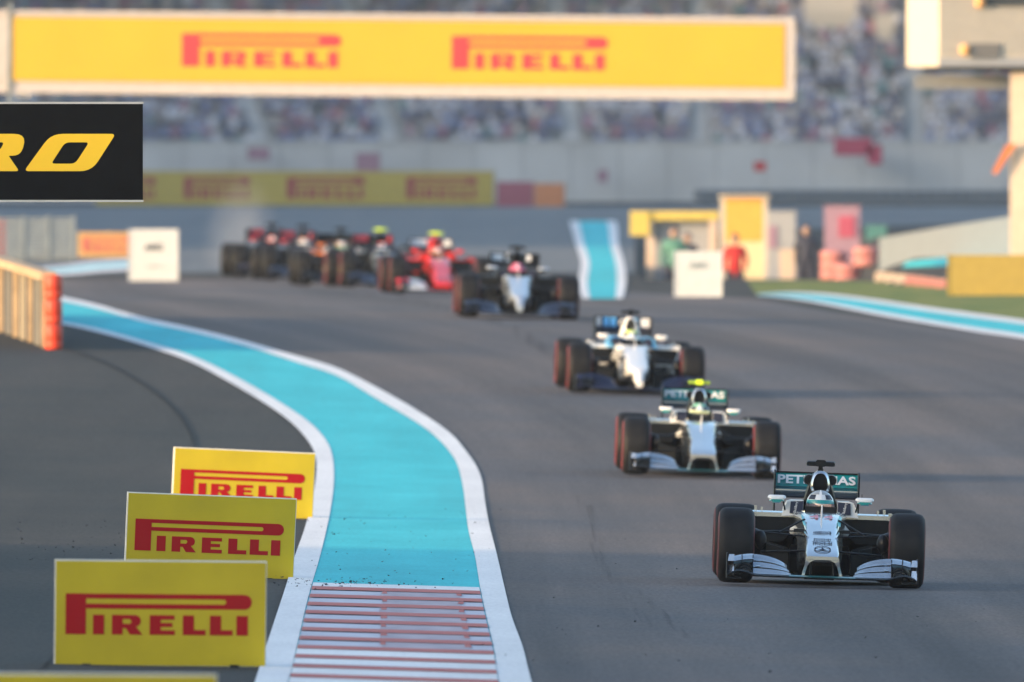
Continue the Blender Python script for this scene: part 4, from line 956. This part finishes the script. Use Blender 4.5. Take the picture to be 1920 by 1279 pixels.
# cabin turned so that its sunlit left side shows
hC = 2.2
def quadbox(a, b, c, d_, z0, z1): return MB().hexa([(*a, z0), (*b, z0), (*c, z0), (*d_, z0), (*a, z1), (*b, z1), (*c, z1), (*d_, z1)])
A_, B_, C_ = (0, 0), (wF, .3), (-wL, 1.6)
D_ = (wF - wL, 1.9)
obj('cabin', quadbox(A_, B_, D_, C_, 0, hC).mesh('cabin'), CREAM, t)
rib = MB()
for i in range(46):
    k = (i + .5)/46; x = wF*k; y = .3*k; rib.box(x-.010, x+.010, y-.016, y+.01, .22, hC-.02)
obj('cladding_rib', rib.mesh('cladding_rib'), mat('rib_cream', (.60,.56,.50), .6), t, kind='stuff')
obj('base_rail', quadbox((-.005,-.03), (wF, .27), (wF, .33), (-.005, .03), -.0, .17).mesh('base_rail'), GPN, t)
obj('window', quadbox((.72,.05), (wF,.24), (wF,.35), (.72,.16), 1.15, 1.6).mesh('window'), mat('dark_glass', (.05,.06,.07), .2), t)
obj('vent_box', quadbox((.60,-.02), (1.15,.08), (1.15,.23), (.60,.15), .17, .44).mesh('vent_box'), mat('vent_grey', (.20,.19,.18), .6), t)
for (x, z) in ((.50, .32), (.78, 1.22)):
    obj('work_lamp', MB().ball((x, x*.12-.08, z), .10, .08, .11, 12, 8).mesh('work_lamp', 80), mat('lamp_orange', (.85,.45,.16), .5), t)
obj('under_frame', quadbox((-.3,.5), (wF,1.2), (wF,1.5), (-.3,.8), -.10, -.005).mesh('under_frame'), DARK, t)
obj('cross_beam', quadbox((-.45,1.3), (1.35,1.8), (1.35,2.0), (-.45,1.5), -.42, -.16).mesh('cross_beam'), GPN, t)
xb = (1918-1760)/st_; gb = gz(p.x + xb, Yt+.6) - p.z
obj('tower_post', MB().box(xb-.23, xb+.23, .45, .9, gb - .2, -.10).mesh('tower_post'), POSTM, t)
obj('orange_flag', MB().hexa([(xb-.58,.3,-2.0),(xb-.50,.3,-2.05),(xb-.50,.36,-2.05),(xb-.58,.36,-2.0),(xb-.30,.3,-1.48),(xb-.12,.3,-1.45),(xb-.12,.36,-1.45),(xb-.30,.36,-1.48)]).mesh('orange_flag'), ORG, t)

# ------------------------------------------------------------------ far walls and grandstand
def longwall(name, label, u0, u1, v0, v1, Y, m, deep=.4, panels=0):
    p = at(u0, v1, Y); s = F/Y; w = (u1-u0)/s; h = (v1-v0)/s
    t = empty(name, p, label, 'wall')
    if panels:
        for i in range(panels): obj('wall_panel', MB().box(w*i/panels+.012, w*(i+1)/panels-.012, 0, deep, -.6, h).mesh('wall_panel'), m, t)
        obj('wall_core', MB().box(0, w, .04, deep-.04, -.6, h-.02).mesh('wall_core'), GPN, t)
    else: obj('wall_panel', MB().box(0, w, 0, deep, -.6, h).mesh('wall_panel'), m, t)
    obj('coping', MB().box(-.02, w+.02, -.04, deep+.04, h, h+.06).mesh('coping'), m, t)
longwall('concrete_wall', 'long pale concrete wall below the crowd', -200, 2160, 268, 385, 880, CONCL, .4, 26)
dk = MB()
t = empty('tyre_barrier', at(1320, 386, 862), 'dark low tyre barrier at the foot of the concrete wall on the right', 'barrier')
for i in range(30):
    obj('tyre_column', cm('tcol', lambda: MB().lathe([(0,0),(0,.22),(.05,.28),(.13,.28),(.16,.22),(.20,.28),(.29,.28),(.32,.22),(.36,.28),(.44,.28),(.46,.2),(.46,0)], 'z', 14), 50), mat('hazed_rubber', (.20, .235, .27), .9), t, (i*.31, 0, -.02))  # rubber lightened to grey-blue, painted distance haze
for (u, v, w, h, m, lab) in ((1425,312,22,16,REDW,'small red sign on the concrete wall right of centre'), (1130,330,18,22,PKM,'small dull pink sign on the concrete wall near the orange banner'), (1600,275,70,32,CRN,'crimson banner hung on the wall below the crowd'), (1640,290,26,36,CRN,'narrow crimson banner hanging right of the wider one'), (690,312,44,50,PKM,'dull mauve hatch in the wall above the long yellow banner'), (485,288,40,22,PKM,'small mauve sign at the foot of the left aisle')):
    p = at(u, v, 878.8); s = F/878.8
    tt = empty('wall_sign', p, lab, 'sign'); obj('panel', MB().box(-w/2/s, w/2/s, 0, .06, -h/2/s, h/2/s).mesh('panel'), m, tt); obj('frame', MB().box(-w/2/s-.02, w/2/s+.02, .03, .10, -h/2/s-.02, h/2/s+.02).mesh('frame'), GPN, tt)

Y0 = 1600.0; z0 = 4.0; RISE, RUN, NR = .44, .85, 24
t = empty('grandstand', (0, Y0, z0), 'stepped concrete grandstand full of spectators across the back', 'grandstand')
for i in range(NR): obj('terrace_step', cm('step', lambda: MB().box(-48, 48, 0, RUN + .02, -1.6, 0)), CONC, t, (0, i*RUN, i*RISE - .002*i))
obj('front_wall', MB().box(-48, 48, -.3, -.02, -1.8, .12).mesh('front_wall'), CONCL, t)
AIS = [(-33, -.1), (-24, -.15), (-12.4, -.15), (-5.9, -.15), (3.1, -.05), (9.4, .0), (20.2, .0), (31, 0)]
for (ax, sk) in AIS:
    for i in range(NR):
        obj('aisle_stair', cm('stair', lambda: MB().box(-.42, .42, -.03, .5, 0, .20).box(-.42, .42, -.06, -.03, -.42, .06)), CONCL, t, (ax + sk*i, i*RUN + .05, i*RISE))
back = obj('back_wall', MB().box(-48, 48, NR*RUN+.1, NR*RUN+.6, -1, NR*RISE+5).mesh('back_wall'), DARK, t)
obj('roof', MB().box(-48, 48, 2, NR*RUN+3, NR*RISE+5.01, NR*RISE+5.6).mesh('roof'), CONC, t)
def cabin(label, u0, u1, v1, Y, h):
    p = at((u0+u1)/2, v1, Y); w = (u1-u0)*Y/F
    t = empty('stand_cabin', p, label, 'cabin')
    obj('wall', MB().box(-w/2, w/2, 0, 2, 0, h).mesh('wall'), CREAM, t); obj('plinth', MB().hexa([(-w*.3,.1,-.6),(w*.3,.1,-.6),(w*.3,1.9,-.6),(-w*.3,1.9,-.6),(-w/2,.05,-.01),(w/2,.05,-.01),(w/2,1.95,-.01),(-w/2,1.95,-.01)]).mesh('plinth'), CREAM, t)
    obj('roof', MB().box(-w/2-.1, w/2+.1, -.1, 2.1, h, h+.12).mesh('roof'), CONC, t)
cabin('sunlit cream cabin among the crowd at the top right', 1508, 1606, 28, 1594, 4.0)
cabin('smaller pale cabin right of the cream one in the crowd', 1640, 1678, 52, 1594, .7)

# crowd: one mass of seated people, a colour for each, blue-grey haze mixed in
cols = [(.62,.62,.64),(.70,.70,.70),(.50,.52,.58),(.10,.14,.30),(.05,.07,.16),(.04,.05,.08),(.25,.30,.45),(.30,.06,.10),(.38,.15,.22),(.45,.10,.10),(.08,.22,.20),(.35,.30,.25),(.16,.16,.20),(.55,.50,.42)]
V = []; Fc = []; C = []
def person_at(x, y, z, c, hc, big):
    n = len(V); w = .21*big; h = .58*big; w2 = .15*big
    V.extend([(x-w2,y-.12,z+.1),(x+w2,y-.12,z+.1),(x+w2,y+.12,z+.1),(x-w2,y+.12,z+.1),(x-w,y-.10,z+.1+h*.75),(x+w,y-.10,z+.1+h*.75),(x+w,y+.12,z+.1+h*.75),(x-w,y+.12,z+.1+h*.75),(x-.06,y-.05,z+.1+h),(x+.06,y-.05,z+.1+h),(x+.06,y+.07,z+.1+h),(x-.06,y+.07,z+.1+h)])
    q = [(0,1,5,4),(1,2,6,5),(2,3,7,6),(3,0,4,7),(4,5,9,8),(5,6,10,9),(6,7,11,10),(7,4,8,11)]
    Fc.extend([tuple(a+n for a in f) for f in q]); C.extend([c]*8)
    n = len(V); V.extend([(x-.16,y-.5,z+.02),(x+.16,y-.5,z+.02),(x+.16,y,z+.02),(x-.16,y,z+.02),(x-.15,y-.5,z+.17),(x+.15,y-.5,z+.17),(x+.16,y,z+.2),(x-.16,y,z+.2)])
    dk = tuple(a*.5 for a in c); Fc.extend([tuple(a+n for a in f) for f in ((4,5,6,7),(0,1,5,4),(1,2,6,5),(3,0,4,7))]); C.extend([dk]*4)
    n = len(V); hz = z+.1+h+.10; r = .105*big
    ring = [(x+r*math.cos(R(60*k)), y+r*math.sin(R(60*k))) for k in range(6)]
    V.extend([(a,b,hz-.06) for a,b in ring] + [(a,b,hz+.05) for a,b in ring] + [(x,y,hz+.13)])
    for k in range(6):
        kk = (k+1) % 6; Fc.append((n+k,n+kk,n+6+kk,n+6+k)); C.append(hc if k not in (0,1) else (.03,.03,.03)); Fc.append((n+6+k,n+6+kk,n+12)); C.append((.03,.025,.02) if random.random() < .7 else c)
skins = [(.42,.27,.2),(.25,.15,.1),(.5,.34,.26)]
rng = random.Random(3)
for i in range(NR):
    x = -40.0
    while x < 40:
        x += rng.uniform(.46, .60)
        if any(abs(x - (ax + sk*i)) < .62 for ax, sk in AIS): continue
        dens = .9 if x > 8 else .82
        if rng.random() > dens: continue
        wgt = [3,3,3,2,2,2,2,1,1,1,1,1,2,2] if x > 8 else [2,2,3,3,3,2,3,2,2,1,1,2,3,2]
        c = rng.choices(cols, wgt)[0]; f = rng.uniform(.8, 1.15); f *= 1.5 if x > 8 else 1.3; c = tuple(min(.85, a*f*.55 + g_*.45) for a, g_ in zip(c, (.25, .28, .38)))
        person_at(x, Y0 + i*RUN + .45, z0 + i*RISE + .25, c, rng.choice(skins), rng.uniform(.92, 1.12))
me = bpy.data.meshes.new('spectator_crowd'); me.from_pydata(V, [], Fc)
ca = me.color_attributes.new('col', 'FLOAT_COLOR', 'CORNER'); k = 0
for pgl in me.polygons:
    for _ in pgl.loop_indices: ca.data[k].color = (*C[pgl.index], 1); k += 1
cmx = bpy.data.materials.new('hazed_clothes'); cmx.use_nodes = True; n = cmx.node_tree.nodes; at_ = n.new('ShaderNodeAttribute'); at_.attribute_name = 'col'
cmx.node_tree.links.new(at_.outputs['Color'], n['Principled BSDF'].inputs['Base Color']); n['Principled BSDF'].inputs['Roughness'].default_value = .85
me.materials.append(cmx); obj('spectator_crowd', me, cmx, None, kind='stuff', label='mass of seated spectators filling the far grandstand', category='crowd')

# ------------------------------------------------------------------ unseen blockers added outside the frame to shade near track and stand
t = empty('near_shade_blocker', (-60, 0, 0), 'tall building left of the track, unseen, added to shade the near track', 'blocker')
obj('wall', MB().box(-3, 3, 40, 266, -1, 14.4).mesh('wall'), CONC, t)
obj('roof', MB().box(-3.2, 3.2, 39.5, 266.2, 14.4, 14.6).mesh('roof'), CONCL, t)
t = empty('stand_shade_blocker', (-83, 0, 0), 'tall building far to the left, unseen, added to shade the stand', 'blocker')
obj('wall', MB().box(-3, 3, 678, 1680, -1, 31).mesh('wall'), CONC, t)
obj('roof', MB().box(-3.6, 3.6, 677.5, 1680.5, 31, 31.5).mesh('roof'), CONCL, t)

# ------------------------------------------------------------------ air
hz = MB().box(-720, 720, -60, 2520, -6, 36).mesh('haze'); HM = bpy.data.materials.new('haze_air'); HM.use_nodes = True
n = HM.node_tree.nodes; n.remove(n['Principled BSDF']); pv = n.new('ShaderNodeVolumePrincipled'); pv.inputs['Density'].default_value = 0.00006; pv.inputs['Color'].default_value = (.80, .88, 1.0, 1); pv.inputs['Anisotropy'].default_value = 0.0
HM.node_tree.links.new(pv.outputs[0], n['Material Output'].inputs['Volume'])
obj('haze', hz, HM, None, kind='stuff')

DM = bpy.data.materials.new('dust_air'); DM.use_nodes = True; n = DM.node_tree.nodes; l = DM.node_tree.links; n.remove(n['Principled BSDF']); pv = n.new('ShaderNodeVolumePrincipled'); pv.inputs['Color'].default_value = (.86, .88, .92, 1)
tc = n.new('ShaderNodeTexCoord'); gr = n.new('ShaderNodeTexGradient'); gr.gradient_type = 'SPHERICAL'; nz = n.new('ShaderNodeTexNoise'); nz.inputs['Scale'].default_value = 2.5
m1 = n.new('ShaderNodeMath'); m1.operation = 'MULTIPLY'; m2 = n.new('ShaderNodeMath'); m2.operation = 'MULTIPLY'; m2.inputs[1].default_value = 0.3
l.new(tc.outputs['Object'], gr.inputs[0]); l.new(tc.outputs['Object'], nz.inputs['Vector']); l.new(gr.outputs['Fac'], m1.inputs[0]); l.new(nz.outputs[0], m1.inputs[1]); l.new(m1.outputs[0], m2.inputs[0]); l.new(m2.outputs[0], pv.inputs['Density'])
l.new(pv.outputs[0], n['Material Output'].inputs['Volume'])
pd = gnd(432, 512); o = obj('tyre_dust', MB().ball((0,0,0), 1, 1, 1, 16, 10).mesh('tyre_dust', 80), DM, None, (pd.x + .1, pd.y + 9, gz(pd.x, pd.y + 9) + .72), kind='stuff'); o.scale = (.8, 2.0, 1.3); o.rotation_euler = (0, R(12), 0)
